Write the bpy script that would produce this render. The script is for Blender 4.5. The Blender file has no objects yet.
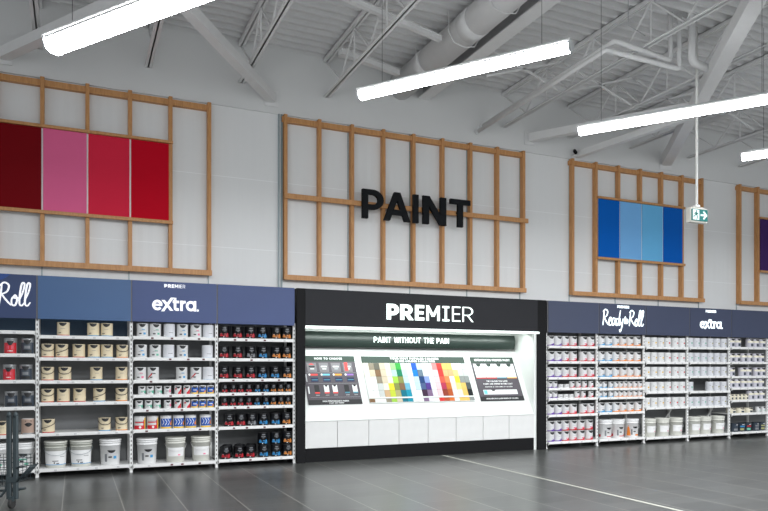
import bpy, bmesh, math, random
from mathutils import Vector, Matrix
random.seed(7)
SC = bpy.context.scene
COL = SC.collection
R = math.radians
PI = math.pi

# ------------------------------------------------------------------ materials
_m = {}
def mat(name, col, rough=0.5, metal=0.0, var=0.06, scale=6.0, bump=0.0, emis=None, estr=0.0, spec=0.5):
    """procedural principled material with a little noise variation"""
    if name in _m: return _m[name]
    m = bpy.data.materials.new(name); m.use_nodes = True
    nt = m.node_tree; b = nt.nodes['Principled BSDF']
    b.inputs['Roughness'].default_value = rough
    b.inputs['Metallic'].default_value = metal
    b.inputs['Specular IOR Level'].default_value = spec
    tc = nt.nodes.new('ShaderNodeTexCoord')
    nz = nt.nodes.new('ShaderNodeTexNoise'); nz.inputs['Scale'].default_value = scale; nz.inputs['Detail'].default_value = 3
    nt.links.new(tc.outputs['Object'], nz.inputs['Vector'])
    mx = nt.nodes.new('ShaderNodeMix'); mx.data_type = 'RGBA'
    c = tuple(col)
    mx.inputs[6].default_value = tuple(max(0, v*(1-var)) for v in c) + (1,)
    mx.inputs[7].default_value = tuple(min(1, v*(1+var)) for v in c) + (1,)
    nt.links.new(nz.outputs['Fac'], mx.inputs[0])
    nt.links.new(mx.outputs[2], b.inputs['Base Color'])
    if bump:
        bp = nt.nodes.new('ShaderNodeBump'); bp.inputs['Strength'].default_value = bump; bp.inputs['Distance'].default_value = 0.01
        nt.links.new(nz.outputs['Fac'], bp.inputs['Height']); nt.links.new(bp.outputs['Normal'], b.inputs['Normal'])
    if emis:
        b.inputs['Emission Color'].default_value = tuple(emis) + (1,)
        b.inputs['Emission Strength'].default_value = estr
    _m[name] = m
    return m

def s2l(r, g, b):
    f = lambda v: (v/255/12.92) if v/255 <= .04045 else ((v/255+.055)/1.055)**2.4
    return (f(r), f(g), f(b))

# ------------------------------------------------------------------ mesh builder
class MB:
    def __init__(s): s.v = []; s.f = []; s.mi = []; s.sm = []
    def face(s, idx, m=0, smooth=False): s.f.append(tuple(idx)); s.mi.append(m); s.sm.append(smooth)
    def add(s, pts): n = len(s.v); s.v += [tuple(p) for p in pts]; return n
    def box(s, x0, x1, y0, y1, z0, z1, m=0):
        n = s.add([(x0,y0,z0),(x1,y0,z0),(x1,y1,z0),(x0,y1,z0),(x0,y0,z1),(x1,y0,z1),(x1,y1,z1),(x0,y1,z1)])
        for q in ((0,3,2,1),(4,5,6,7),(0,1,5,4),(1,2,6,5),(2,3,7,6),(3,0,4,7)): s.face([n+i for i in q], m)
        return s
    def bbox(s, x0, x1, y0, y1, z0, z1, b=0.004, m=0):
        """box with chamfered vertical/horizontal edges (8-gon section along the longest axis)"""
        d = [x1-x0, y1-y0, z1-z0]; ax = d.index(max(d))
        b = min(b, min(d)*0.45)
        lo = [x0,y0,z0]; hi = [x1,y1,z1]
        u, w = [i for i in range(3) if i != ax]
        sec = [(lo[u]+b,lo[w]),(hi[u]-b,lo[w]),(hi[u],lo[w]+b),(hi[u],hi[w]-b),(hi[u]-b,hi[w]),(lo[u]+b,hi[w]),(lo[u],hi[w]-b),(lo[u],lo[w]+b)]
        rings = []
        for a in (lo[ax], hi[ax]):
            pts = []
            for p, q in sec:
                c = [0,0,0]; c[ax] = a; c[u] = p; c[w] = q; pts.append(c)
            rings.append(s.add(pts))
        flip = (ax == 1)
        for i in range(8):
            j = (i+1) % 8
            q = [rings[0]+i, rings[0]+j, rings[1]+j, rings[1]+i]
            s.face(q[::-1] if flip else q, m)
        c0 = [rings[0]+i for i in range(8)]; c1 = [rings[1]+i for i in range(8)]
        s.face(c0 if flip else c0[::-1], m); s.face(c1[::-1] if flip else c1, m)
        return s
    def tube(s, pts, r, seg=8, m=0, caps=True, up=(0,0,1)):
        pts = [Vector(p) for p in pts]; rings = []
        rr = r if isinstance(r, (list, tuple)) else [r]*len(pts)
        prev = None
        for i, p in enumerate(pts):
            if i == 0: t = pts[1]-p
            elif i == len(pts)-1: t = p-pts[i-1]
            else: t = (pts[i+1]-p).normalized() + (p-pts[i-1]).normalized()
            if t.length < 1e-9: t = Vector((0,0,1))
            t.normalize()
            if prev is None:
                a = Vector(up)
                if abs(a.dot(t)) > .95: a = Vector((1,0,0))
                n = (a - t*a.dot(t)).normalized()
            else:
                n = prev - t*prev.dot(t)
                n = n.normalized() if n.length > 1e-6 else t.orthogonal().normalized()
            prev = n; b = t.cross(n)
            rings.append(s.add([p + (n*math.cos(2*PI*k/seg) + b*math.sin(2*PI*k/seg))*rr[i] for k in range(seg)]))
        for a, b in zip(rings, rings[1:]):
            for k in range(seg):
                j = (k+1) % seg
                s.face([a+k, a+j, b+j, b+k], m, True)
        if caps:
            s.face([rings[0]+k for k in range(seg)][::-1], m); s.face([rings[-1]+k for k in range(seg)], m)
        return s
    def bar(s, p, q, w, h, m=0, up=(0,0,1)):
        """rectangular bar from p to q, w wide, h tall (towards up)"""
        p = Vector(p); q = Vector(q); t = (q-p).normalized(); a = Vector(up)
        if abs(a.dot(t)) > .97: a = Vector((0,1,0))
        side = t.cross(a).normalized(); n = side.cross(t).normalized()
        r = []
        for c in (p, q):
            r.append(s.add([c-side*w/2-n*h/2, c+side*w/2-n*h/2, c+side*w/2+n*h/2, c-side*w/2+n*h/2]))
        for k in range(4):
            j = (k+1) % 4; s.face([r[0]+k, r[1]+k, r[1]+j, r[0]+j][::-1], m)
        s.face([r[0]+k for k in range(4)][::-1], m); s.face([r[1]+k for k in range(4)], m)
        return s
    def lathe(s, prof, seg=24, cx=0, cy=0, cap0=True, cap1=True, sharp=True):
        """prof: list of (r, z, mat) from bottom to top; mat is that of the band up to the next ring"""
        rings = []
        for r, z, m in prof:
            rings.append(s.add([(cx + r*math.sin(2*PI*k/seg), cy - r*math.cos(2*PI*k/seg), z) for k in range(seg)]))
        for i in range(len(prof)-1):
            a, b = rings[i], rings[i+1]
            for k in range(seg):
                j = (k+1) % seg
                s.face([a+k, a+j, b+j, b+k], prof[i][2], True)
        if cap0: s.face([rings[0]+k for k in range(seg)][::-1], prof[0][2])
        if cap1: s.face([rings[-1]+k for k in range(seg)], prof[-1][2])
        return s
    def patch(s, r, a0, a1, zlo, zhi, m=0, n=8, r1=None, h=1.0):
        """piece of label on a cylinder; angles in degrees from the front (-y), zlo/zhi numbers or functions of t in 0..1"""
        base = []
        f0 = zlo if callable(zlo) else (lambda t: zlo)
        f1 = zhi if callable(zhi) else (lambda t: zhi)
        rad = (lambda z: r + (r1-r)*z/h) if r1 else (lambda z: r)
        for i in range(n+1):
            t = i/n; a = R(a0+(a1-a0)*t)
            for z in (f0(t), f1(t)):
                q = rad(z); base.append((q*math.sin(a), -q*math.cos(a), z))
        b = s.add(base)
        for i in range(n):
            s.face([b+2*i, b+2*i+2, b+2*i+3, b+2*i+1], m, True)
        return s
    def prism(s, poly, y0, y1, m=0):
        """poly of (x,z) extruded from y0 (front) to y1"""
        n = len(poly); s.eps = (getattr(s, 'eps', 0) + 1) % 12
        y0 = y0 - s.eps*.00025                       # keep overlapping strokes from sharing one plane
        ar = sum(poly[i][0]*poly[(i+1)%n][1]-poly[(i+1)%n][0]*poly[i][1] for i in range(n))
        if ar < 0: poly = poly[::-1]
        a = s.add([(x,y0,z) for x,z in poly]); b = s.add([(x,y1,z) for x,z in poly])
        s.face([a+i for i in range(n)], m); s.face([b+i for i in range(n)][::-1], m)
        for i in range(n):
            j = (i+1) % n; s.face([a+i, b+i, b+j, a+j], m)
        return s
    def mesh(s, name, mats):
        me = bpy.data.meshes.new(name)
        me.from_pydata(s.v, [], s.f)
        for m in (mats if isinstance(mats, (list, tuple)) else [mats]): me.materials.append(m)
        me.polygons.foreach_set('material_index', s.mi)
        me.polygons.foreach_set('use_smooth', s.sm)
        me.update()
        return me
    def build(s, name, mats, parent=None, loc=(0,0,0), rot=(0,0,0)):
        o = bpy.data.objects.new(name, s.mesh(name, mats)); COL.objects.link(o)
        o.location = loc; o.rotation_euler = rot
        if parent: o.parent = parent
        return o

def tag(o, label=None, cat=None, group=None, kind=None):
    if label: o['label'] = label
    if cat: o['category'] = cat
    if group: o['group'] = group
    if kind: o['kind'] = kind
    return o
def empty(name, loc=(0,0,0), rot=(0,0,0)):
    o = bpy.data.objects.new(name, None); o.empty_display_size = .1; COL.objects.link(o)
    o.location = loc; o.rotation_euler = rot
    return o
def thing(name, label, cat, loc=(0,0,0), rot=(0,0,0), group=None):
    return tag(empty(name, loc, rot), label, cat, group)
KIDS = {}
def kids(o):
    return list(o.children)
def copy_tree(o, parent=None):
    c = o.copy(); COL.objects.link(c)
    if parent: c.parent = parent
    for ch in kids(o): copy_tree(ch, c)
    return c

# ------------------------------------------------------------------ lettering
def seg_poly(p, q, w):
    (x0,y0),(x1,y1) = p, q; dx, dy = x1-x0, y1-y0; L = math.hypot(dx,dy)
    if abs(dy) >= abs(dx)*0.75:
        o = w/2*L/abs(dy); return [(x0-o,y0),(x0+o,y0),(x1+o,y1),(x1-o,y1)]
    o = w/2*L/abs(dx); return [(x0,y0-o),(x0,y0+o),(x1,y1+o),(x1,y1-o)]
def poly_quads(pts, w):
    """mitred quads along a curved polyline"""
    n = len(pts); L = []; Rr = []
    for i in range(n):
        a = pts[max(i-1,0)]; b = pts[min(i+1,n-1)]
        dx, dy = b[0]-a[0], b[1]-a[1]; l = math.hypot(dx,dy) or 1
        ww = w(i/(n-1)) if callable(w) else w
        k = 1.0
        if 0 < i < n-1:
            ax, ay = pts[i][0]-a[0], pts[i][1]-a[1]; la = math.hypot(ax,ay) or 1
            c = (ax*dx+ay*dy)/(la*l); k = 1/max(c, .55)
        nx, ny = -dy/l*ww/2*k, dx/l*ww/2*k
        L.append((pts[i][0]+nx, pts[i][1]+ny)); Rr.append((pts[i][0]-nx, pts[i][1]-ny))
    return [[L[i],Rr[i],Rr[i+1],L[i+1]] for i in range(n-1)]
def arc(cx, cy, rx, ry, a0, a1, n=10):
    return [(cx+rx*math.cos(R(a0+(a1-a0)*i/n)), cy+ry*math.sin(R(a0+(a1-a0)*i/n))) for i in range(n+1)]
def glyph(ch, w, slab=False):
    """(advance, straight segments, curves) of a geometric sans capital, height 1"""
    h = w/2
    if ch == ' ': return .32, [], []
    if ch == 'I':
        if slab:
            W = .30+w; return W, [((W/2,0),(W/2,1)), ((0,1-h),(W,1-h)), ((0,h),(W,h))], []
        return w, [((h,0),(h,1))], []
    if ch in 'PR':
        W = .50+w*.9; mid = .40 if ch == 'P' else .44; r = (1-h-mid)/2
        c = [(h,1-h)] + arc(W-h-r, 1-h-r, r, r, 90, -90, 12) + [(h,mid)]
        s = [((h,0),(h,1))]
        if ch == 'R': s.append(((W*.48, mid), (W-h*.6, 0)))
        return W, s, [c]
    if ch == 'B':
        W = .50+w*.9; m = .53; r = (1-h-m)/2; r2 = (m-h)/2
        return W, [((h,0),(h,1))], [[(h,1-h)]+arc(W-h-r-.03,1-h-r,r,r,90,-90,10)+[(h,m)], [(h,m)]+arc(W-h-r2,h+r2,r2,r2,90,-90,10)+[(h,h)]]
    if ch == 'A':
        W = .66+w*.9; return W, [((h,0),(W/2,1)), ((W-h,0),(W/2,1)), ((W*.27,.30),(W*.73,.30))], []
    if ch == 'N':
        W = .52+w; return W, [((h,0),(h,1)), ((W-h,0),(W-h,1)), ((h,1),(W-h,0))], []
    if ch == 'M':
        W = .68+w; return W, [((h,0),(h,1)), ((W-h,0),(W-h,1)), ((h,1),(W/2,.28)), ((W-h,1),(W/2,.28))], []
    if ch == 'T':
        W = .56+w*.6; return W, [((W/2,0),(W/2,1)), ((0,1-h),(W,1-h))], []
    if ch == 'E':
        W = .42+w*.7; return W, [((h,0),(h,1)), ((h,1-h),(W,1-h)), ((h,.5),(W*.93,.5)), ((h,h),(W,h))], []
    if ch == 'F':
        W = .42+w*.7; return W, [((h,0),(h,1)), ((h,1-h),(W,1-h)), ((h,.48),(W*.93,.48))], []
    if ch == 'L':
        W = .40+w*.7; return W, [((h,0),(h,1)), ((h,h),(W,h))], []
    if ch == 'H':
        W = .52+w; return W, [((h,0),(h,1)), ((W-h,0),(W-h,1)), ((h,.5),(W-h,.5))], []
    if ch == 'W':
        W = .92+w; return W, [((h,1),(W*.27,0)), ((W/2,1),(W*.27,0)), ((W/2,1),(W*.73,0)), ((W-h,1),(W*.73,0))], []
    if ch == 'V':
        W = .66+w*.9; return W, [((h,1),(W/2,0)), ((W-h,1),(W/2,0))], []
    if ch == 'Y':
        W = .62+w*.9; return W, [((h,1),(W/2,.42)), ((W-h,1),(W/2,.42)), ((W/2,0),(W/2,.46))], []
    if ch == 'O':
        W = .76+w*.5; return W, [], [arc(W/2,.5,W/2-h,.5-h,0,360,24)]
    if ch == 'D':
        W = .60+w*.7; return W, [((h,0),(h,1))], [[(h,1-h)]+arc(W-.5,.5,.5-h,.5-h,90,-90,14)+[(h,h)]]
    if ch in 'CG':
        W = .68+w*.5; s = [((W*.55,.45),(W-h,.45)), ((W-h,.2),(W-h,.45+h))] if ch == 'G' else []
        return W, s, [arc(W/2+.02,.5,W/2-h,.5-h,48,312,20)]
    if ch == 'U':
        W = .54+w; r = W/2-h; return W, [((h,r),(h,1)), ((W-h,r),(W-h,1))], [arc(W/2,r+h*.9,r,r,180,360,14)]
    if ch == 'S':
        W = .46+w*.8; r = (1-w)/4
        return W, [], [arc(W/2,1-h-r,W/2-h,r,40,270,12)+arc(W/2,h+r,W/2-h,r,90,-140,12)[1:]]
    if ch == 'X':
        W = .62+w*.9; return W, [((h,0),(W-h,1)), ((h,1),(W-h,0))], []
    if ch == 'K':
        W = .56+w*.9; return W, [((h,0),(h,1)), ((h,.4),(W-h,1)), ((W*.4,.55),(W-h,0))], []
    return .4, [], []
def text(mb, s, x0, z0, height, width, weight, y0, y1, m=0, track=.12, slab=False):
    """geometric capitals fitted into width; weight may be a list, one per letter"""
    ws = weight if isinstance(weight, (list,tuple)) else [weight]*len(s)
    gl = [glyph(c, w, slab) for c, w in zip(s, ws)]
    tot = sum(g[0] for g in gl) + track*(len(s)-1)
    k = width/tot if width else height
    x = 0
    for g, w in zip(gl, ws):
        for p, q in g[1]:
            mb.prism([(x0+(x+a)*k, z0+b*height) for a, b in seg_poly(p, q, w)], y0, y1, m)
        for c in g[2]:
            for qd in poly_quads(c, w):
                mb.prism([(x0+(x+a)*k, z0+b*height) for a, b in qd], y0, y1, m)
        x += g[0] + track
    return mb
def catmull(pts, n=5):
    out = []
    P = [pts[0]] + list(pts) + [pts[-1]]
    for i in range(1, len(P)-2):
        a, b, c, d = P[i-1], P[i], P[i+1], P[i+2]
        for k in range(n):
            t = k/n
            out.append(tuple(.5*((2*b[j]) + (-a[j]+c[j])*t + (2*a[j]-5*b[j]+4*c[j]-d[j])*t*t + (-a[j]+3*b[j]-3*c[j]+d[j])*t**3) for j in (0,1)))
    out.append(tuple(pts[-1]))
    return out
SCRIPT = {  # brush-script strokes: (advance, strokes)
 'R': (.56, [[(.10,.98),(.08,.5),(.03,-.02)], [(.0,.86),(.2,1.02),(.42,.9),(.36,.62),(.10,.48)], [(.12,.5),(.32,.25),(.58,.0)]]),
 'e': (.32, [[(.02,.25),(.2,.3),(.26,.44),(.14,.5),(.03,.3),(.08,.04),(.22,.0),(.36,.12)]]),
 'a': (.36, [[(.3,.44),(.12,.46),(.02,.2),(.1,.0),(.24,.14),(.32,.46)], [(.32,.46),(.28,.1),(.42,.04)]]),
 'd': (.38, [[(.28,.42),(.1,.42),(.02,.18),(.1,.0),(.24,.12),(.34,.5)], [(.42,1.0),(.34,.5),(.3,.06),(.44,.04)]]),
 'y': (.36, [[(.04,.46),(.06,.14),(.18,.08),(.3,.3),(.34,.46)], [(.34,.46),(.24,-.1),(.1,-.42),(.02,-.26)]]),
 't': (.17, [[(.1,.62),(.06,.3),(.1,.14),(.2,.2)], [(.0,.46),(.2,.5)]]),
 'o': (.24, [[(.12,.42),(.02,.28),(.1,.14),(.2,.26),(.14,.42),(.08,.36)]]),
 'O': (.32, [[(.18,.46),(.04,.3),(.06,.04),(.22,.02),(.28,.3),(.18,.46),(.12,.34),(.34,.34)]]),
 'l': (.26, [[(.04,.2),(.2,.6),(.26,.98),(.14,1.0),(.08,.6),(.08,.1),(.2,.0),(.32,.16)]]),
}
def script(mb, s, x0, z0, height, width, w, y0, y1, m=0):
    adv = sum(SCRIPT[c][0] if c != ' ' else .08 for c in s); k = width/adv; x = 0
    for c in s:
        if c == ' ': x += .08; continue
        a, st = SCRIPT[c]
        for t in st:
            pts = [(x0+(x+p)*k + q*height*.06, z0+q*height) for p, q in t]
            for qd in poly_quads(catmull(pts), lambda u: w*(.75+.35*math.sin(PI*u))): mb.prism(qd, y0, y1, m)
        x += a
    return mb
def extra_word(mb, x0, z0, xh, y0, y1, m=0):
    """lower-case 'extra.' with the tall x arm"""
    w = .25; h = w/2
    def put(x, segs, curves):
        for p, q in segs: mb.prism([(x0+(x+a)*xh, z0+b*xh) for a, b in seg_poly(p, q, w)], y0, y1, m)
        for c in curves:
            for qd in poly_quads(c, w): mb.prism([(x0+(x+a)*xh, z0+b*xh) for a, b in qd], y0, y1, m)
    mb.prism([(x0+(a)*xh, z0+b*xh) for a, b in ((.12,.43),(.98,.43),(.98,.62),(.12,.62))], y0, y1, m)
    put(0, [], [arc(.5,.5,.5-h,.5-h,8,322,22)])
    put(1.0, [((.0,-.08),(.95,1.26)), ((.05,1.0),(.88,.0))], [])
    put(1.98, [((.22,.25),(.22,1.25)), ((.0,.86),(.62,.86))], [[(.22,.34),(.24,.2),(.34,.13),(.6,.13)]])
    put(2.68, [((.15,.0),(.15,1.0))], [[(.15,.55),(.22,.75),(.36,.86),(.56,.87)]])
    put(3.26, [((.90,.0),(.90,1.0))], [arc(.5,.5,.5-h,.5-h,0,360,22)])
    mb.prism([(x0+(4.34+a)*xh, z0+b*xh) for a, b in ((0,0),(.2,0),(.2,.2),(0,.2))], y0, y1, m)

# ------------------------------------------------------------------ palette
M_wall = None
M_white = mat('white_metal', (.80,.80,.79), .38, var=.04)
M_shelf = mat('shelf_white', (.75,.75,.74), .38, var=.04, scale=9)
M_back = mat('shelf_back_grey', (.17,.175,.18), .55, var=.15, scale=4)
M_slate = mat('slate_blue_panel', (.045,.09,.15), .55, var=.2, scale=5)
M_slot = mat('slot_dark', (.02,.02,.022), .7)
M_wood = None
M_black = mat('satin_black', (.006,.006,.007), .6, spec=.15)
M_dk = mat('charcoal_panel', (.016,.0165,.020), .55, var=.1, spec=.2)
M_letter = mat('letter_black', (.006,.007,.009), .7, spec=.2)
M_joist = mat('painted_steel_white', (.72,.72,.72), .5, var=.05)
M_joistd = mat('painted_steel_grey', (.42,.42,.43), .5, var=.05)
M_galv = mat('galvanised_grey', (.30,.36,.38), .4, metal=.2)
M_paper = mat('white_board', (.76,.78,.76), .35, var=.02)
M_glow = mat('glowing_white', (.9,1,.97), .4, emis=(.86,1.0,.95), estr=1.05)
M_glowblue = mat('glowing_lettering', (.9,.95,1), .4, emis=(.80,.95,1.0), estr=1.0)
M_ink = mat('ink_black', (.012,.012,.014), .5)
M_inkgrey = mat('ink_grey', (.16,.16,.17), .5)
M_tag = mat('tag_dark', (.10,.02,.03), .5); M_tag2 = mat('tag_paper', (.55,.55,.56), .5)

def noise_wall():
    m = bpy.data.materials.new('painted_wall'); m.use_nodes = True; nt = m.node_tree; b = nt.nodes['Principled BSDF']
    tc = nt.nodes.new('ShaderNodeTexCoord'); nz = nt.nodes.new('ShaderNodeTexNoise'); nz.inputs['Scale'].default_value = .7
    nt.links.new(tc.outputs['Object'], nz.inputs['Vector'])
    cr = nt.nodes.new('ShaderNodeValToRGB'); cr.color_ramp.elements[0].color = (.66,.665,.665,1); cr.color_ramp.elements[1].color = (.73,.735,.73,1)
    nt.links.new(nz.outputs['Fac'], cr.inputs[0]); nt.links.new(cr.outputs[0], b.inputs['Base Color'])
    b.inputs['Roughness'].default_value = .6
    return m
M_wall = noise_wall()

def wall_panel_mat():
    """insulated metal wall panel: fine vertical ribbing, faint horizontal joints"""
    m = bpy.data.materials.new('metal_wall_panel'); m.use_nodes = True; nt = m.node_tree; b = nt.nodes['Principled BSDF']
    tc = nt.nodes.new('ShaderNodeTexCoord'); sp = nt.nodes.new('ShaderNodeSeparateXYZ'); nt.links.new(tc.outputs['Object'], sp.inputs[0])
    def math_(op, a, b_=None, v=None):
        n = nt.nodes.new('ShaderNodeMath'); n.operation = op; nt.links.new(a, n.inputs[0])
        if b_ is not None: nt.links.new(b_, n.inputs[1])
        if v is not None: n.inputs[1].default_value = v
        return n.outputs[0]
    fx = math_('PINGPONG', sp.outputs['X'], v=.075)
    bp = nt.nodes.new('ShaderNodeBump'); bp.inputs['Strength'].default_value = .25; bp.inputs['Distance'].default_value = .02
    nt.links.new(math_('MULTIPLY', fx, v=6.0), bp.inputs['Height'])
    nt.links.new(bp.outputs['Normal'], b.inputs['Normal'])
    fz = math_('FRACT', math_('MULTIPLY', sp.outputs['Z'], v=1/1.17))
    line = math_('LESS_THAN', fz, v=.008)
    mx = nt.nodes.new('ShaderNodeMix'); mx.data_type = 'RGBA'
    mx.inputs[6].default_value = (.77,.775,.775,1); mx.inputs[7].default_value = (.9,.91,.92,1)
    nt.links.new(line, mx.inputs[0]); nt.links.new(mx.outputs[2], b.inputs['Base Color'])
    b.inputs['Roughness'].default_value = .5
    return m
M_panel = wall_panel_mat()

def wood_mat():
    m = bpy.data.materials.new('oak_timber'); m.use_nodes = True; nt = m.node_tree; b = nt.nodes['Principled BSDF']
    tc = nt.nodes.new('ShaderNodeTexCoord'); mp = nt.nodes.new('ShaderNodeMapping'); mp.inputs['Scale'].default_value = (9,9,1.2)
    nt.links.new(tc.outputs['Object'], mp.inputs[0])
    nz = nt.nodes.new('ShaderNodeTexNoise'); nz.inputs['Scale'].default_value = 5; nz.inputs['Detail'].default_value = 5
    nt.links.new(mp.outputs[0], nz.inputs['Vector'])
    cr = nt.nodes.new('ShaderNodeValToRGB'); cr.color_ramp.elements[0].position = .3; cr.color_ramp.elements[1].position = .75
    cr.color_ramp.elements[0].color = (.46,.21,.07,1); cr.color_ramp.elements[1].color = (.62,.32,.125,1)
    nt.links.new(nz.outputs['Fac'], cr.inputs[0]); nt.links.new(cr.outputs[0], b.inputs['Base Color'])
    b.inputs['Roughness'].default_value = .5
    return m
M_wood = wood_mat()

def floor_mat():
    m = bpy.data.materials.new('grey_floor_tile'); m.use_nodes = True; nt = m.node_tree; b = nt.nodes['Principled BSDF']
    tc = nt.nodes.new('ShaderNodeTexCoord')
    # streaks running along x inside the tiles
    mp = nt.nodes.new('ShaderNodeMapping'); mp.inputs['Scale'].default_value = (.35, 9, 1); nt.links.new(tc.outputs['Object'], mp.inputs[0])
    nz = nt.nodes.new('ShaderNodeTexNoise'); nz.inputs['Scale'].default_value = 2.2; nz.inputs['Detail'].default_value = 4
    nt.links.new(mp.outputs[0], nz.inputs['Vector'])
    br = nt.nodes.new('ShaderNodeTexBrick'); br.offset = 0.0; br.squash = 1.0
    br.inputs['Scale'].default_value = 1.0; br.inputs['Brick Width'].default_value = .6115; br.inputs['Row Height'].default_value = .30
    br.inputs['Mortar Size'].default_value = .0045; br.inputs['Mortar Smooth'].default_value = .1; br.inputs['Bias'].default_value = 0
    br.inputs['Color1'].default_value = (.8,.8,.8,1); br.inputs['Color2'].default_value = (1.12,1.12,1.12,1); br.inputs['Mortar'].default_value = (1,1,1,1)
    mp2 = nt.nodes.new('ShaderNodeMapping'); mp2.inputs['Location'].default_value = (.129,.13,0); nt.links.new(tc.outputs['Object'], mp2.inputs[0])
    nt.links.new(mp2.outputs[0], br.inputs['Vector'])
    cr = nt.nodes.new('ShaderNodeValToRGB'); cr.color_ramp.elements[0].position = .3; cr.color_ramp.elements[1].position = .72
    cr.color_ramp.elements[0].color = (.056,.058,.056,1); cr.color_ramp.elements[1].color = (.078,.080,.077,1)
    nt.links.new(nz.outputs['Fac'], cr.inputs[0])
    mu = nt.nodes.new('ShaderNodeMix'); mu.data_type = 'RGBA'; mu.blend_type = 'MULTIPLY'; mu.inputs[0].default_value = 1
    nt.links.new(cr.outputs[0], mu.inputs[6]); nt.links.new(br.outputs['Color'], mu.inputs[7])
    # separate grout: x joints pale, y joints faint
    sp = nt.nodes.new('ShaderNodeSeparateXYZ'); nt.links.new(mp2.outputs[0], sp.inputs[0])
    def M(op, a, v):
        n = nt.nodes.new('ShaderNodeMath'); n.operation = op; nt.links.new(a, n.inputs[0]); n.inputs[1].default_value = v; return n.outputs[0]
    gx = M('LESS_THAN', M('PINGPONG', sp.outputs['X'], .6115/2), .0052)
    gy = M('MULTIPLY', M('LESS_THAN', M('PINGPONG', sp.outputs['Y'], .30), .0035), .35)
    # break the x joints up a little so they read as worn
    nb = nt.nodes.new('ShaderNodeTexNoise'); nb.inputs['Scale'].default_value = .9; nt.links.new(tc.outputs['Object'], nb.inputs['Vector'])
    mxx = nt.nodes.new('ShaderNodeMath'); mxx.operation = 'MULTIPLY'; nt.links.new(gx, mxx.inputs[0]); nt.links.new(nb.outputs['Fac'], mxx.inputs[1])
    mg = nt.nodes.new('ShaderNodeMath'); mg.operation = 'MAXIMUM'; nt.links.new(M('MULTIPLY', mxx.outputs[0], 1.9), mg.inputs[0]); nt.links.new(gy, mg.inputs[1])
    m2 = nt.nodes.new('ShaderNodeMix'); m2.data_type = 'RGBA'; nt.links.new(mg.outputs[0], m2.inputs[0])
    nt.links.new(mu.outputs[2], m2.inputs[6]); m2.inputs[7].default_value = (.27,.26,.24,1)
    nt.links.new(m2.outputs[2], b.inputs['Base Color'])
    rr = nt.nodes.new('ShaderNodeMapRange'); rr.inputs['To Min'].default_value = .26; rr.inputs['To Max'].default_value = .34
    nt.links.new(nz.outputs['Fac'], rr.inputs['Value']); nt.links.new(rr.outputs[0], b.inputs['Roughness'])
    bp = nt.nodes.new('ShaderNodeBump'); bp.inputs['Strength'].default_value = .05; bp.inputs['Distance'].default_value = .004
    nt.links.new(nz.outputs['Fac'], bp.inputs['Height']); nt.links.new(bp.outputs['Normal'], b.inputs['Normal'])
    b.inputs['Specular IOR Level'].default_value = .8
    return m
M_floor = floor_mat()

# ------------------------------------------------------------------ setting
X0, X1, YN = -7.0, 24.0, -15.0
struct = lambda o: tag(o, kind='structure')
struct(MB().box(X0, X1, YN, 1.1, -.1, 0).build('floor', M_floor))
# floor expansion strip running out from the booth
struct(MB().box(5.845, 5.895, -9.5, -.02, 0, .0025).build('trim_1', mat('floor_strip_pale', (.42,.42,.37), .4)))
# lower wall of metal panels (set a little behind the drywall above it), with raised joint covers
struct(MB().box(X0, X1, .83, 1.1, 0, 5.84).build('wall_back', M_panel))
struct(MB().box(X0, X1, .80, 1.1, 5.84, 7.05).build('wall_back_upper', M_wall))
mb = MB()
k = 0
for i in range(-8, 16):
    x = 3.21 + 1.22*i
    if x < X0 or x > X1: continue
    struct(MB().box(x-.008, x+.008, .818, .83, 0, 5.84).build('trim_%d' % (k+2), M_galv)); k += 1
# metal channel beside the PAINT frame
ch = MB(); ch.box(3.155, 3.172, .78, .83, 0, 5.84); ch.box(3.205, 3.222, .78, .83, 0, 5.84); ch.box(3.172, 3.205, .818, .83, 0, 5.84, 1)
struct(ch.build('trim_%d' % (k+2), [M_galv, M_white]))
# corrugated roof deck, flutes along x
prof = []; y = YN; 
while y < .95:
    prof += [(y, 6.93), (y+.06, 6.93), (y+.09, 7.025), (y+.17, 7.025)]; y += .20
dk = MB(); a = dk.add([(X0, p, z) for p, z in prof]); b_ = dk.add([(X1, p, z) for p, z in prof]); n = len(prof)
for i in range(n-1): dk.face([a+i, a+i+1, b_+i+1, b_+i], 0)
dk.box(X0, X1, YN, .95, 7.05, 7.1)
struct(dk.build('ceiling', mat('white_roof_deck', (.70,.70,.70), .55, var=.04)))

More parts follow.
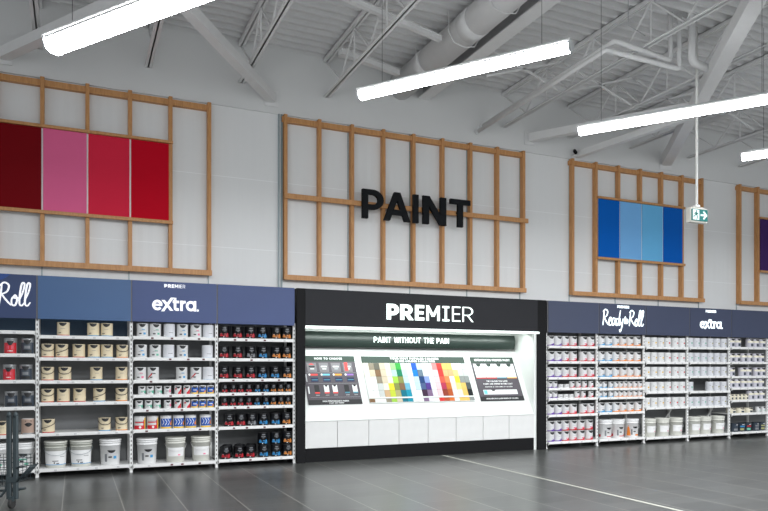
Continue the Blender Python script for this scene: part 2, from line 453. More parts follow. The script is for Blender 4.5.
# ------------------------------------------------------------------ roof structure
ORD = ['first','second','third','fourth','fifth','sixth','seventh','eighth','ninth','tenth','eleventh','twelfth','thirteenth','fourteenth','fifteenth','sixteenth','seventeenth','eighteenth','nineteenth','twentieth']
def joist(x, label, y_near=-9.4):
    t = thing('roof_joist', label, 'roof joist', (x, .79, 0), group='open web joists carrying the roof deck')
    L = .79 - y_near
    c = MB(); c.box(-.05, -.012, -L, 0, 6.86, 6.93); c.box(.012, .05, -L, 0, 6.86, 6.93); c.box(-.05, .05, -L, 0, 6.92, 6.93)
    c.build('top_chord', M_joist, t)
    c = MB(); c.box(-.055, -.003, -L, 0, 6.25, 6.260); c.box(-.011, -.003, -L, 0, 6.25, 6.30); c.box(.003, .055, -L, 0, 6.25, 6.260); c.box(.003, .011, -L, 0, 6.25, 6.30)
    c.build('bottom_chord', M_joist, t)
    y = -.12; up = True; st = .62
    first = MB().bar((0, -.02, 6.86), (0, -.72, 6.30), .022, .022); first.build('web_bar', M_joist, t)
    y = -.72
    v = MB().bar((0, 0, 6.28), (0, 0, 6.88), .020, .020).mesh('web_bar', M_joist)
    d = MB().bar((0, 0, 6.28), (0, -.62, 6.88), .022, .022).mesh('web_bar', M_joist)
    d2 = MB().bar((0, 0, 6.88), (0, -.62, 6.28), .022, .022).mesh('web_bar', M_joist)
    while y - 1.24 > -L:
        for me, yy in ((d, y), (d2, y-.62), (v, y-.62)):
            o = bpy.data.objects.new('web_bar', me); COL.objects.link(o); o.location = (0, yy, 0); o.parent = t
        y -= 1.24
JX = [-.49, 1.05, 2.52, 4.01, 7.69, 9.29, 10.92, 12.6, 14.25]
JL = ['at far left above the red panel frame', 'behind the leftmost light, left of the diagonal brace', 'crossing behind the left diagonal brace',
      'with diagonal bars, first left of the round duct', 'beside the long pipes, first right of the duct', 'ending above the left edge of the blue panel frame',
      'ending above the middle of the blue panel frame', 'ending near the exit sign pole', 'at far right above the small light']
for x, l in zip(JX, JL): joist(x, 'white open web roof joist ' + l)

# main girder and round duct beside it
g = thing('roof_girder', 'wide white steel girder running beside the big round duct', 'girder', (5.92, .79, 0))
MB().box(-.12, .12, -9.5, 0, 6.52, 6.545).build('bottom_flange', M_joist, g)
MB().box(-.12, .12, -9.5, 0, 6.88, 6.93).build('top_flange', M_joist, g)
MB().box(-.012, .012, -9.5, 0, 6.545, 6.88).build('web', M_joistd, g)
d = thing('air_duct', 'large round white air duct running under the roof deck', 'duct', (5.44, .79, 6.67))
mb = MB(); mb.tube([(0, -9.3, 0), (0, 0, 0)], .235, 24); mb.build('duct_tube', M_joist, d)
for i in range(4):
    mb = MB(); mb.tube([(0, -1.2-1.5*i, 0), (0, -.93-1.5*i, 0)], .240, 24); mb.build('duct_collar', M_joist, d)
# hanger hoops round the duct and girder
for i, yy in enumerate((-.4, -1.5, -2.6)):
    mb = MB(); mb.tube([(5.17, yy, 6.93), (5.17, yy, 6.62), (5.26, yy, 6.47), (5.44, yy, 6.43), (5.62, yy, 6.47), (5.71, yy, 6.62), (5.71, yy, 6.93)], .009, 6)
    mb.build('hanger_hoop', M_joist, d, loc=(-5.44, -.79, -6.67))

# diagonal braces, square steel tube
def brace(p, q, w, label):
    t = thing('roof_brace', label, 'brace', p)
    v = Vector(q) - Vector(p)
    MB().bar((0,0,0), v, w, w).build('brace_tube', M_joist, t)
    u = v.normalized()
    MB().box(-w*.8, w*.8, -.0, .012, -w*.9, w*.9).build('end_plate', M_joist, t, loc=(0, .79-p[1]-.012, 0) if abs(p[1]-.75) < .2 else tuple(u*.05))
brace((-.96,.77,6.08), (.96,-2.0,6.16), .15, 'diagonal white roof brace behind the leftmost light')
brace((3.03,.77,6.08), (.96,-2.0,6.16), .15, 'diagonal white roof brace right of the leftmost light')
brace((8.29,.77,6.12), (10.04,-1.75,6.15), .15, 'low diagonal brace ending above the right edge of the centre frame')
brace((9.45,.77,5.92), (10.04,-1.75,6.02), .12, 'thin diagonal brace starting at top corner of blue panel frame')
brace((11.93,.77,6.1), (7.4,-5.13,6.14), .21, 'thick diagonal brace crossing from upper right behind the exit pole')
def strut(p, q, w, label):
    t = thing('roof_strut', label, 'strut', p); MB().bar((0,0,0), Vector(q)-Vector(p), w, w).build('strut_bar', M_joist, t)
    MB().bar((0,0,w*.5), Vector(q)-Vector(p)+Vector((0,0,w*.5)), w*1.5, .012).build('strut_flange', M_joist, t)
strut((2.6,-2.1,6.55), (5.1,-1.35,6.55), .07, 'white strut crossing above the centre light near the top edge')
strut((3.9,-.2,6.62), (5.1,.15,6.62), .09, 'short white strut near the wall left of the duct')

def pipe(pts, r, label, name='roof_pipe'):
    # round the corners
    P = [Vector(p) for p in pts]; out = [P[0]]
    for a, b, c in zip(P, P[1:], P[2:]):
        d0 = (a-b).normalized(); d1 = (c-b).normalized(); rr = r*1.7
        for k in range(6):
            t = k/5; out.append((b+d0*rr)*(1-t)**2 + b*2*t*(1-t) + (b+d1*rr)*t*t)
    out.append(P[-1])
    t = thing(name, label, 'pipe', tuple(P[0]))
    MB().tube([p-P[0] for p in out], r, 12).build('pipe_run', M_joist, t)
    for p in (P[0],):
        MB().tube([(0,-.0,0),(0,-.05,0)], r*1.5, 12).build('pipe_flange', M_joist, t)
    return t
pipe([(7.19,.79,6.2), (7.05,-2.98,6.2), (8.28,-2.82,6.2), (8.28,-2.82,6.93)], .036, 'long white pipe bending right then up to the deck, nearer the wall'.replace('nearer the wall','outer of two'))
pipe([(7.08,.79,6.08), (6.95,-2.91,6.08), (8.42,-2.86,6.08), (8.42,-2.86,6.93)], .036, 'long white pipe bending right then up to the deck, inner of two')
pipe([(8.64,-2.9,6.93), (8.64,-2.9,6.22), (9.2,-2.85,6.18)], .06, 'thick white drop pipe coming down from deck by the exit pole', 'drop_pipe')
cd = thing('conduit', 'thin dark conduit hanging above the centre light right end', 'conduit', (6.9,-3.4,6.2))
MB().tube([(0,0,.73),(0,0,0),(.4,.1,-.02)], .008, 6).build('conduit_run', M_joistd, cd)
for i, (x, yy) in enumerate(((6.9,.2),(8.5,.1),(10.1,0),(11.7,0))):
    t = thing('deck_bridging', 'slender white bridging rod between joists, ' + ORD[i] + ' from the duct', 'bridging', (x, -1.0, 6.3), group='bridging rods between joists')
    MB().bar((-.75,0,0), (.75,0,.5), .03, .03).build('rod', M_joist, t); MB().bar((-.75,0,.5), (.75,0,0), .03, .03).build('rod', M_joist, t)

# ------------------------------------------------------------------ hanging lights
M_tube = mat('lamp_diffuser', (1,1,1), .4, emis=(.95,.98,1.0), estr=42.0)
M_housing = mat('lamp_housing', (.55,.57,.58), .35)
def lamp():
    L = 2.45
    t = empty('linear_light')
    # local x runs from the far end (0) to the near end (L)
    mb = MB(); sec = [(-.075,.0),(-.08,-.035),(-.07,-.075),(-.03,-.100),(.03,-.100),(.07,-.075),(.08,-.035),(.075,.0)]
    a = mb.add([(.02,p,q) for p,q in sec]); b = mb.add([(L-.02,p,q) for p,q in sec])
    for i in range(8): j=(i+1)%8; mb.face([a+i,b+i,b+j,a+j][::-1],0,False)
    mb.build('diffuser', M_tube, t)
    MB().bbox(0, L, -.098, .098, .0, .035, .012).build('housing', M_white, t)
    MB().bbox(.1, L-.1, -.04, .04, .035, .065, .008).build('gear_tray', M_housing, t)
    for x in (0, L-.02):
        mb = MB(); mb.prism([(-.08,.035),(-.092,-.02),(-.075,-.078),(-.032,-.102),(.032,-.102),(.075,-.078),(.092,-.02),(.08,.035)], 0, .02)
        mb.build('end_cap', M_housing, t, loc=(x+.02,0,0), rot=(0,0,R(90)))
    MB().bbox(.06, L-.02, -.098, -.088, -.02, .0, .004).build('edge_rail', M_white, t)
    for x in (.3, L-.3):
        w = MB().tube([(x,0,.06),(x,0,2.23)], .0025, 5).build('suspension_wire', M_dk, t)
    return t
lp = lamp()
LL = [(-.20,-3.20,'leftmost hanging linear light, above the red panel frame'), (3.01,-3.25,'long hanging linear light above the PAINT letters'),
      (6.12,-3.31,'long hanging linear light in front of the exit sign pole'), (9.08,-3.40,'small far linear light at the right edge')]
for i, (x, y, l) in enumerate(LL):
    o = lp if i == 0 else copy_tree(lp)
    o.location = (x, y, 4.70); o.rotation_euler = (0, 0, R(-90+36)); o.scale = (1.0, 1.25, 1.25) if i == 0 else (1, .82, .82); tag(o, l, 'light', 'hanging linear lights')

# ------------------------------------------------------------------ exit sign
t = thing('exit_sign', 'green running man exit sign with arrow hanging on a white pole', 'exit sign', (9.02,-2.66,3.94))
MB().bbox(-.18, .18, -.035, .05, -.115, .115, .008).build('sign_box', mat('sign_white', (.62,.60,.55), .4), t)
f = MB().box(-.165, .165, -.056, -.035, -.09, .09).build('sign_face', mat('exit_green', s2l(0,98,96), .6, emis=s2l(0,140,124), estr=.12), t)
MG = mat('exit_white', (.7,.8,.8), .4, emis=(.8,.95,1), estr=.15)
mb = MB(); y0, y1 = -.060, -.056
mb.prism([(-.155,-.08),(-.02,-.08),(-.02,.08),(-.155,.08)], y0+.002, y1)    # doorway
mb.build('doorway_symbol', MG, f)
mb = MB(); gm = 0
def q(pts): mb.prism(pts, -.0625, -.058)
q(arc(-.085,.055,.013,.013,0,330,10)); q([(-.105,.035),(-.075,.04),(-.065,.0),(-.095,-.01)])
for a_, b_, w_ in (((-.095,.0),(-.13,-.03),.014),((-.13,-.03),(-.15,-.03),.012),((-.08,.0),(-.06,-.035),.014),((-.06,-.035),(-.075,-.075),.013),((-.075,.03),(-.045,.01),.011),((-.1,.03),(-.125,.01),.011)):
    for z in poly_quads([a_, b_], w_): q(z)
mb.build('running_figure', mat('exit_green_dark', s2l(0,100,90), .4), f)
mb = MB()
for a_, b_, w_ in (((.01,0),(.12,0),.028),((.07,.06),(.135,-.004),.028),((.07,-.06),(.135,.004),.028)):
    for z in poly_quads([a_, b_], w_): mb.prism(z, -.061, -.056)
mb.build('arrow', MG, f)
MB().bbox(-.12, .12, -.03, .03, .115, .135, .006).build('mount_bar', mat('sign_white', (.7,.7,.68)), t)
MB().tube([(-.01,0,.13),(-.01,0,2.99)], .021, 10).build('pole', mat('pole_white', (.85,.85,.82), .35), t)
MB().lathe([(.05,.0,0),(.05,.03,0),(.02,.05,0)], 12).build('pole_cup', M_white, t, loc=(-.01,0,.13))

# small security camera on top of the blue frame
t = thing('security_camera', 'tiny black and white security camera above blue frame corner', 'camera', (9.36,.70,5.87))
MB().bbox(-.03,.03,-.03,.03,0,.03,.005).build('mount', M_white, t)
mb = MB(); mb.tube([(-.03,-.06,.05),(.03,.05,.13)], .035, 12); mb.build('camera_body', M_black, t)
MB().tube([(.0,.0,.03),(.0,.0,.09)], .012, 8).build('stalk', M_white, t)

# ------------------------------------------------------------------ timber frames on the wall
def frame(name, label, xs, rails, panels=None, group='timber lattice frames high on the wall'):
    """xs: post positions; posts stand .09 deep, fronts at y=.72"""
    t = thing(name, label, 'timber frame', (xs[0], .72, 3.02), group=group)
    X = [x-xs[0] for x in xs]; H = 2.81
    for x in X:
        MB().bbox(x-.029, x+.029, 0, .109, .02, H, .003).build('post', M_wood, t)
    MB().bbox(-.035, X[-1]+.035, -.03, .02, 0, .085, .003).build('bottom_rail', M_wood, t)
    MB().bbox(-.06, X[-1]+.03, .025, .108, H-.125, H-.035, .003).build('top_rail', M_wood, t)
    for (a, b, z, hh) in rails:
        MB().bbox(a-xs[0], b-xs[0], -.045, .0, z-3.02, z-3.02+hh, .003).build('middle_rail', M_wood, t)
    for (a, b, z0, z1, m, l) in (panels or []):
        o = MB().bbox(a-xs[0], b-xs[0], -.018, -.002, z0-3.02, z1-3.02, .002).build('colour_panel', m, t); tag(o, l)
    return t
def cm(n, c): return mat(n, s2l(*c), .7, var=.02, spec=.12)
# red
xs = [-1.66,-1.052,-.442,.172,.781,1.385,1.99]
pr = [cm('dark_red',(118,0,12)), cm('rose_pink',(228,104,150)), cm('coral_red',(216,40,68)), cm('bright_red',(192,0,32))]
P = [(xs[1+i]+(.012 if i else .03), xs[2+i]-(.012 if i<3 else .03), 3.855, 5.065, pr[i], ['dark red panel','pink panel','rose red panel','bright red panel'][i]) for i in range(4)]
t = frame('timber_frame', 'oak lattice frame holding dark red, pink and red panels', xs, [(xs[1]-.0, xs[5]+.03, 3.80, .05), (xs[1], xs[5]+.03, 5.07, .045)], P)
MB().box(xs[1]-xs[0]+.03, xs[5]-xs[0]-.03, -.004, .0, 3.855-3.02, 5.065-3.02).build('backing_strip', M_white, t)
# PAINT frame
xs = [3.266+.607*i for i in range(9)]
frame('timber_frame', 'oak lattice frame behind the black PAINT letters', xs, [(xs[0]-.03, xs[-1]+.07, 4.395, .085)])
# blue
xs = [9.336+.6085*i for i in range(7)]
pb = [cm('strong_blue',(0,96,190)), cm('sky_blue',(122,182,236)), cm('light_blue',(108,184,232)), cm('royal_blue',(0,94,188))]
P = [(xs[1+i]+(.012 if i else .03), xs[2+i]-(.012 if i<3 else .03), 3.855, 5.065, pb[i], ['deep blue panel','pale sky blue panel','light blue panel','royal blue panel'][i]) for i in range(4)]
t = frame('timber_frame', 'oak lattice frame holding four blue panels', xs, [(xs[1]-.0, xs[5]+.03, 3.80, .05), (xs[1], xs[5]+.03, 5.07, .045)], P)
MB().box(xs[1]-xs[0]+.03, xs[5]-xs[0]-.03, -.004, .0, 3.855-3.02, 5.065-3.02).build('backing_strip', M_white, t)
# purple, cut by the right edge
xs = [14.21+.6085*i for i in range(7)]
pp = cm('deep_purple',(66,36,98)); pp2 = cm('mid_purple',(100,70,140))
P = [(xs[1+i]+(.012 if i else .03), xs[2+i]-(.012 if i<3 else .03), 3.855, 5.065, pp if i%2==0 else pp2, ['deep purple panel','mid purple panel','deep purple panel','mid purple panel'][i]) for i in range(4)]
frame('timber_frame', 'oak lattice frame with purple panel cut by the right edge', xs, [(xs[1]-.0, xs[5]+.03, 3.80, .05), (xs[1], xs[5]+.03, 5.07, .045)], P)

# PAINT letters stand off the middle rail
z0, LH = 4.17, .515
xsL = {'P':(4.62,5.03),'A':(5.04,5.557),'I':(5.62,5.72),'N':(5.82,6.30),'T':(6.39,6.82)}
# measured on the front plane of the letters
for c, (a, b) in xsL.items():
    mb = MB(); w = .175
    adv, sg, cv = glyph(c, w if c != 'I' else w)
    text(mb, c, 0, 0, LH, b-a if c != 'I' else .105, w, 0, .06)
    t = thing('sign_letter', f'big black block letter {c} mounted on the timber frame', 'letter', (a, .60, z0), group='big black letters of the PAINT sign')
    mb.build('letter_face', M_letter, t)
    mm = MB()
    mm.box((b-a)*.35 if c not in 'PIN' else .02, (b-a)*.35+.04 if c not in 'PIN' else .06, .06, .073, .25, .29)
    mm.build('standoff', M_letter, t)
ROWS = [
  ('A',1,'-0.81:redtin -0.6:slatetin'),
  ('A',2,'-0.82:redtin -0.62:slatetin'),
  ('A',3,'-0.8:slatetin -0.596:slatetin'),
  ('A',4,'-0.9:beige_red -0.596:pinktin'),
  ('A',5,'-0.983:pail_green -0.667:pail_green'),
  ('B',0,'-0.15:beige_red 0.24:beige_blue 0.42:beige_blue'),
  ('B',1,'-0.35:beige_red_h -0.17:beige_red_h2 0.05:beige_red 0.248:beige_blue 0.422:beige_blue 0.63:beige_orange_h'),
  ('B',2,'-0.35:beige_red_h -0.13:beige_red_h 0.28:beige_blue 0.62:beige_orange'),
  ('B',3,'-0.35:beige_red_h -0.15:beige_red 0.06:beige_red 0.32:beige_blue_h2 0.62:beige_orange_h'),
  ('B',4,'-0.34:beige_red_h2 0.39:beige_blue_h 0.62:beige_orange_h'),
  ('B',5,'-0.25:pail_band 0.08:pail_band 0.47:pail_white'),
  ('C',0,'0.91:white_blue 1.09:white_green 1.29:plain 1.48:white_blue 1.68:white_pink 1.862:plain'),
  ('C',1,'0.89:white_blue 1.09:white_green 1.28:plain 1.48:white_blue 1.85:plain'),
  ('C',2,'0.88:white_pink 1.06:white_redmark 1.47:white_blue 1.68:white_redmark 1.86:plain'),
  ('C',3,'0.897:q_green 1.013:q_green 1.13:q_green 1.26:q_white 1.41:q_red 1.54:q_red 1.657:q_blue 1.773:q_blue 1.889:q_blue'),
  ('C',4,'0.86:q_green 0.99:q_green 1.11:q_green 1.26:q_white 1.41:q_red 1.538:q_red 1.655:q_blue 1.77:q_blue 1.886:q_blue'),
  ('C',5,'0.87:g_red 1.05:g_red 1.24:g_blue 1.42:g_blue 1.6:g_blue 1.82:g_blue'),
  ('C',6,'0.98:pail_white 1.39:pail_grey 1.77:pail_grey'),
  ('D',0,'2.1:k_red 2.31:k_red 2.51:k_red 2.7:k_blue 2.918:k_orange 3.092:k_orange'),
  ('D',1,'2.1:k_red 2.31:k_red 2.51:k_grey 2.7:k_blue 2.918:k_orange 3.092:k_orange'),
  ('D',2,'2.1:k_red 2.31:k_red 2.51:k_red 2.7:k_blue 2.9:k_blue 3.1:k_orange'),
  ('D',3,'2.1:kq_red 2.23:kq_red 2.35:kq_red 2.48:kq_red 2.61:kq_blue 2.75:kq_blue 2.87:kq_orange 2.99:kq_orange 3.11:kq_orange'),
  ('D',4,'2.1:kq_red 2.23:kq_red 2.35:kq_red 2.48:kq_red 2.61:kq_blue 2.75:kq_blue 2.87:kq_orange 2.99:kq_orange 3.11:kq_orange'),
  ('D',5,'2.18:k_red 2.358:k_red 2.532:k_grey 2.71:k_blue 2.908:k_blue 3.082:k_orange'),
  ('D',6,'2.12:k_red 2.328:k_red 2.502:k_red 2.72:k_blue 2.92:k_blue 3.1:k_orange'),
  ('D',7,'2.71:k_blue 2.91:k_blue 3.1:k_orange'),
  ('E',0,'8.284:w_purple 8.458:w_purple 8.632:w_red 8.82:w_red 9.07:w_red 9.25:w_red'),
  ('E',1,'8.284:w_purple 8.458:w_purple 8.632:w_red 8.82:w_red 9.07:w_red 9.25:w_red'),
  ('E',2,'8.284:w_purple 8.458:w_purple 8.632:w_red 8.82:w_red 9.07:w_red 9.25:w_red'),
  ('E',3,'8.252:wq_purple 8.37:wq_purple 8.51:wq_plain 8.65:wq_plain 8.78:wq_red 8.93:wq_red 9.08:wq_red 9.24:wq_red'),
  ('E',4,'8.252:wq_purple 8.37:wq_purple 8.5:wq_plain 8.63:wq_plain 8.76:wq_plain 8.9:wq_red 9.05:wq_red 9.24:wq_red'),
  ('E',5,'8.284:w_purple 8.468:w_purple 8.642:w_red 8.82:w_red 9.073:w_red 9.247:w_red'),
  ('E',6,'8.284:w_purple 8.458:w_purple 8.632:w_red 8.82:w_red 9.01:w_red 9.21:w_red'),
  ('E',7,'8.284:w_purple 8.458:w_purple 8.632:w_red 8.82:w_red 9.01:w_red 9.21:w_red'),
  ('F',0,'9.51:w_blue 9.7:w_blue 9.88:w_orange 10.07:w_orange 10.25:w_orange 10.44:w_orange'),
  ('F',1,'9.51:w_blue 9.7:w_blue 9.88:w_orange 10.07:w_orange 10.25:w_orange 10.44:w_orange'),
  ('F',2,'9.51:w_blue 9.7:w_blue 9.88:w_orange 10.07:w_orange 10.25:w_orange 10.44:w_orange'),
  ('F',3,'9.455:wq_blue 9.58:wq_blue 9.74:wq_blue 9.87:wq_orange 9.987:wq_orange 10.103:wq_orange 10.23:wq_orange 10.36:wq_orange 10.489:wq_orange'),
  ('F',4,'9.455:wq_blue 9.58:wq_blue 9.74:wq_blue 9.87:wq_orange 9.987:wq_orange 10.103:wq_orange 10.23:wq_orange 10.36:wq_orange 10.489:wq_orange'),
  ('F',5,'9.51:w_blue 9.7:w_blue 9.89:w_orange 10.07:w_orange 10.26:w_orange 10.46:w_orange'),
  ('F',6,'9.69:pail_red 10.01:pail_red 10.38:pail_orange'),
  ('G',0,'10.694:b_yellow 10.89:b_yellow 11.08:b_yellow 11.27:b_red 11.48:b_red 11.667:b_red'),
  ('H',0,'11.901:b_green 12.09:b_green 12.29:b_green 12.49:b_olive 12.69:b_olive 12.89:b_olive'),
  ('G',1,'10.694:b_yellow 10.89:b_yellow 11.08:b_yellow 11.27:b_red 11.48:b_red 11.667:b_red'),
  ('H',1,'11.901:b_green 12.09:b_green 12.29:b_green 12.49:b_olive 12.69:b_olive 12.89:b_olive'),
  ('G',2,'10.694:b_yellow 10.89:b_yellow 11.08:b_yellow 11.27:b_red 11.48:b_red 11.667:b_red'),
  ('H',2,'11.901:b_green 12.09:b_green 12.29:b_green 12.49:b_olive 12.69:b_olive 12.89:b_olive'),
  ('G',3,'10.694:b_yellow 10.89:b_yellow 11.08:b_yellow 11.27:b_red 11.48:b_red 11.667:b_red'),
  ('H',3,'11.901:b_green 12.49:b_olive 12.69:b_olive 12.89:b_olive'),
  ('G',4,'10.694:b_yellow 10.89:b_yellow 11.08:b_yellow 11.27:b_red 11.48:b_red 11.667:b_red'),
  ('H',4,'11.901:b_green 12.09:b_green 12.29:b_green 12.49:b_olive 12.69:b_olive 12.89:b_olive'),
  ('G',5,'10.85:pail_grey 11.22:pail_grey 11.596:pail_grey'),
  ('H',5,'12.11:pail_grey 12.43:pail_grey 12.83:pail_grey'),
  ('I',0,'13.137:c_cream 13.33:c_cream 13.728:c_cream 13.902:c_cream 14.11:c_cream'),
  ('I',1,'13.137:c_cream 13.311:c_cream 13.518:c_cream 13.692:c_cream 13.893:c_cream 14.067:c_cream'),
  ('I',2,'13.14:c_cream 13.488:c_cream 13.662:c_cream 13.933:c_cream 14.107:c_cream'),
  ('I',3,'13.137:c_cream 13.311:c_cream 13.518:c_cream 13.692:c_cream 13.893:c_cream 14.067:c_cream'),
  ('I',4,'13.108:cq_cream 13.224:cq_cream 13.34:cq_cream 13.456:cq_cream 13.572:cq_cream 13.739:c_cream 13.913:c_cream 14.087:c_cream'),
  ('I',5,'13.18:cq_wide 13.447:cq_wide 13.693:cq_wide 13.96:q_green 14.12:q_green'),
  ('I',6,'13.24:m_blue 13.45:m_sky 13.65:m_red 13.9:m_grey 14.09:m_yellow'),
]

# ------------------------------------------------------------------ the booth in the middle
BX0, BX1 = 3.235, 8.10
t = thing('display_booth', 'black framed paint display booth with white lit interior', 'display booth', (0, 0, 0))
MB().bbox(3.376, 7.90, -.02, .10, 2.205, 2.80, .004).build('fascia', M_dk, t)
fa = MB().bbox(BX0, 3.376, -.02, .80, 0, 2.80, .004).build('side_column', M_black, t)
MB().bbox(7.90, BX1, -.02, .80, 0, 2.80, .004).build('side_column', M_black, t)
MB().box(3.30, 7.95, .78, .84, .0, 2.80).build('booth_back', M_paper, t)
MB().box(3.376, 7.90, .03, .08, .0, .215).build('toe_kick', M_black, t)
MB().box(3.376, 7.90, .10, .78, 2.21, 2.24).build('soffit', M_paper, t)
MB().bbox(3.376, 7.93, -.03, .05, 2.165, 2.205, .006).build('light_strip', mat('strip_glow', (.9,.95,.93), .4, emis=(.9,1,.96), estr=1.1), t)
MB().box(7.845, 7.90, .02, .78, .0, 2.21).build('side_panel', M_paper, t)
w = (7.845-3.376)/8
me = MB().bbox(.003, w-.006, .012, .04, .225, .655, .003).mesh('front_panel', mat('front_panel_white', (.66,.66,.65), .5))
for i in range(8):
    o = bpy.data.objects.new('front_panel', me); COL.objects.link(o); o.location = (3.376+w*i, 0, 0); o.parent = t
MB().bbox(3.376, 7.845, .0, .10, .657, .675, .004).build('counter', M_paper, t)
A = math.atan2(.41, .81)            # lean of the display board
by = lambda z: .165 + (z-.92)*.41/.81
mb = MB(); mb.prism([(0,0),(1,0),(1,1),(0,1)], 0, 1); 
mb = MB()
n = mb.add([(3.376,by(.675),.675),(7.845,by(.675),.675),(7.845,by(1.86),1.86),(3.376,by(1.86),1.86),(3.376,by(.675)+.03,.675),(7.845,by(.675)+.03,.675),(7.845,by(1.86)+.03,1.86),(3.376,by(1.86)+.03,1.86)])
for q_ in ((0,1,2,3),(7,6,5,4),(0,4,5,1),(3,2,6,7),(0,3,7,4),(1,5,6,2)): mb.face([n+i for i in q_])
mb.build('sloping_board', M_paper, t)
for c_, xa, xb, w_ in (('P',4.800,5.030,.25),('R',5.055,5.285,.225),('E',5.335,5.510,.20),('M',5.555,5.815,.145),('I',5.870,6.005,.13),('E',6.065,6.230,.085),('R',6.275,6.490,.065)):
    mb = MB(); text(mb, c_, xa, 2.345, .265, xb-xa, w_, -.034, -.02, slab=True)
    mb.build('sign_letter', M_glow, t)

# curved green-black header inside the booth
M_hdr = mat('dark_green_gloss', (.010,.020,.016), .38, var=.1, spec=.5)
t = thing('header_sign', 'curved dark green header reading PAINT WITHOUT THE PAIN', 'sign', (3.40, .50, 1.89))
segs = [(0, 1.03), (1.035, 3.29), (3.295, 4.36)]
for i, (a, b) in enumerate(segs):
    mb = MB(); pts = [(.10*(1-math.cos(R(k*9-5)))*1.3, .26*k/10) for k in range(11)]
    pts = [(.035*((k-5)/5)**2, .26*k/10) for k in range(11)]
    n0 = mb.add([(a, p, q) for p, q in pts]); n1 = mb.add([(b, p, q) for p, q in pts])
    for k in range(10): mb.face([n0+k, n1+k, n1+k+1, n0+k+1], 0, True)
    mb.box(a, b, .06, .10, 0, .26)
    mb.build('header_panel', M_hdr, t)
mb = MB(); text(mb, 'PAINT WITHOUT THE PAIN', 4.79-3.40, .085, .10, 1.50, .115, -.012, .004, track=.16)
mb.build('lettering', M_glow, t)
for a in (.4, 1.9, 3.6): MB().box(a, a+.03, .06, .26, .10, .13).build('bracket', M_white, t)

M_hd2 = mat('header_green_grey', (.042,.064,.053), .5, spec=.2); M_brd = mat('board_warm_grey', (.095,.085,.098), .5, spec=.2); M_brd2 = mat('board_mid_grey', (.17,.16,.175), .45)
M_prt = mat('print_white', (.75,.76,.76), .5); M_pgrey = mat('print_grey', (.40,.41,.42), .5)
M_navy = mat('print_navy', s2l(14,26,70), .5); M_teal = mat('print_teal', s2l(60,130,150), .5)
def col(n, *c): return mat(n, s2l(*c), .5, var=.03)
M_pr = col('print_red',226,60,56); M_pb = col('print_lightblue',110,190,226); M_po = col('print_orange',240,160,50); M_pp = col('print_purple',140,96,180)
BM = [M_brd, M_hd2, M_prt, M_pr, M_pb, M_po, M_pp, M_navy, M_teal, M_ink, M_brd2, M_pgrey]
ROT = (-A, 0, 0)
def board(name, label, cat, x, W):
    t = thing(name, label, cat, (x, .15, .92), ROT)
    return t
# board 1: HOW TO CHOOSE
t = board('info_board', 'grey HOW TO CHOOSE chart board at left of the booth', 'board', 3.485, .95)
W, Hh = .95, .908
MB().bbox(0, W, -.004, .008, 0, Hh, .003).build('board_panel', [M_brd], t)
MB().box(0, W, -.006, -.004, .80, Hh).build('header_band', [M_hd2], t)
MB().box(0, W, -.006, -.004, .0, .085).build('footer_band', [M_ink], t)
mb = MB(); text(mb, 'HOW TO CHOOSE', .22, .835, .04, .50, .2, -.008, -.006); text(mb, 'HIGH PERFORMANCE FINISH', .25, .045, .026, .46, .2, -.008, -.006); text(mb, 'PAINT AND PRIMER', .36, .014, .018, .26, .2, -.008, -.006)
mb.build('lettering', M_prt, t)
mb = MB()
for i in range(4):
    x = .07+.215*i
    mb.box(x, x+.165, -.006, -.004, .60, .775, 10)
    mb.box(x+.03, x+.135, -.008, -.006, .69, .715, 2 if i else 9); mb.box(x+.05, x+.12, -.008, -.006, .65, .667, 2 if i != 2 else 11)
    if i == 0: mb.prism([(x+.03,.735),(x+.08,.765),(x+.13,.735)], -.008, -.006, 3)
    mb.box(x+.035, x+.165, -.006, -.004, .535, .565, 3+i)
    mb.prism([(x+.02+.017*math.cos(k), .55+.02*math.sin(k)) for k in [j*.785 for j in range(8)]], -.008, -.004, 2)
    mb.box(x+.03, x+.165, -.006, -.004, .462, .495, 7); mb.box(x+.03, x+.165, -.006, -.004, .418, .445, 7); mb.box(x+.05, x+.15, -.007, -.005, .446, .461, 8)
mb.box(.74, .80, -.009, -.006, .62, .78, 3)
mb.box(.02, .04, -.006, -.004, .42, .56, 11); mb.box(.03, .05, -.006, -.004, .20, .33, 2)
for i, (x, c, b) in enumerate(((.14,9,3),(.31,2,3),(.46,2,3),(.67,9,8),(.82,2,8))):
    mb.box(x, x+.085, -.006, -.004, .20, .355, c); mb.box(x, x+.085, -.007, -.006, .20, .225, b)
    mb.prism([(x+.015,.355),(x+.07,.355),(x+.055,.325),(x+.03,.325)], -.008, -.006, 9); mb.box(x+.01, x+.075, -.006, -.004, .165, .175, 11)
for z in (.385, .585, .13): mb.box(.05, .93, -.005, -.004, z, z+.003, 11)
tag(mb.build('chart_print', BM, t), 'colourful chart print')
# board 3
t = board('info_board', 'grey board with four white paint cans at right of the booth', 'board', 6.775, .95)
MB().bbox(0, W, -.004, .008, 0, Hh, .003).build('board_panel', [M_brd], t)
MB().box(0, W, -.006, -.004, .78, Hh).build('header_band', [M_hd2], t)
MB().box(0, W, -.006, -.004, .0, .09).build('footer_band', [M_ink], t)
mb = MB(); text(mb, 'INTRODUCING PREMIER PAINT', .08, .822, .045, .79, .24, -.008, -.006); text(mb, 'AVAILABLE IN A LARGE RANGE OF COLOURS', .12, .032, .026, .70, .2, -.008, -.006)
text(mb, 'THE COLOUR YOU LOVE', .22, .385, .03, .46, .22, -.008, -.006); text(mb, 'PAINT AND PRIMER IN ONE COAT', .14, .33, .03, .64, .2, -.008, -.006); text(mb, 'CHOOSE A CAN AND A COLOUR', .16, .275, .02, .60, .18, -.008, -.006)
mb.build('lettering', M_prt, t)
mb = MB()
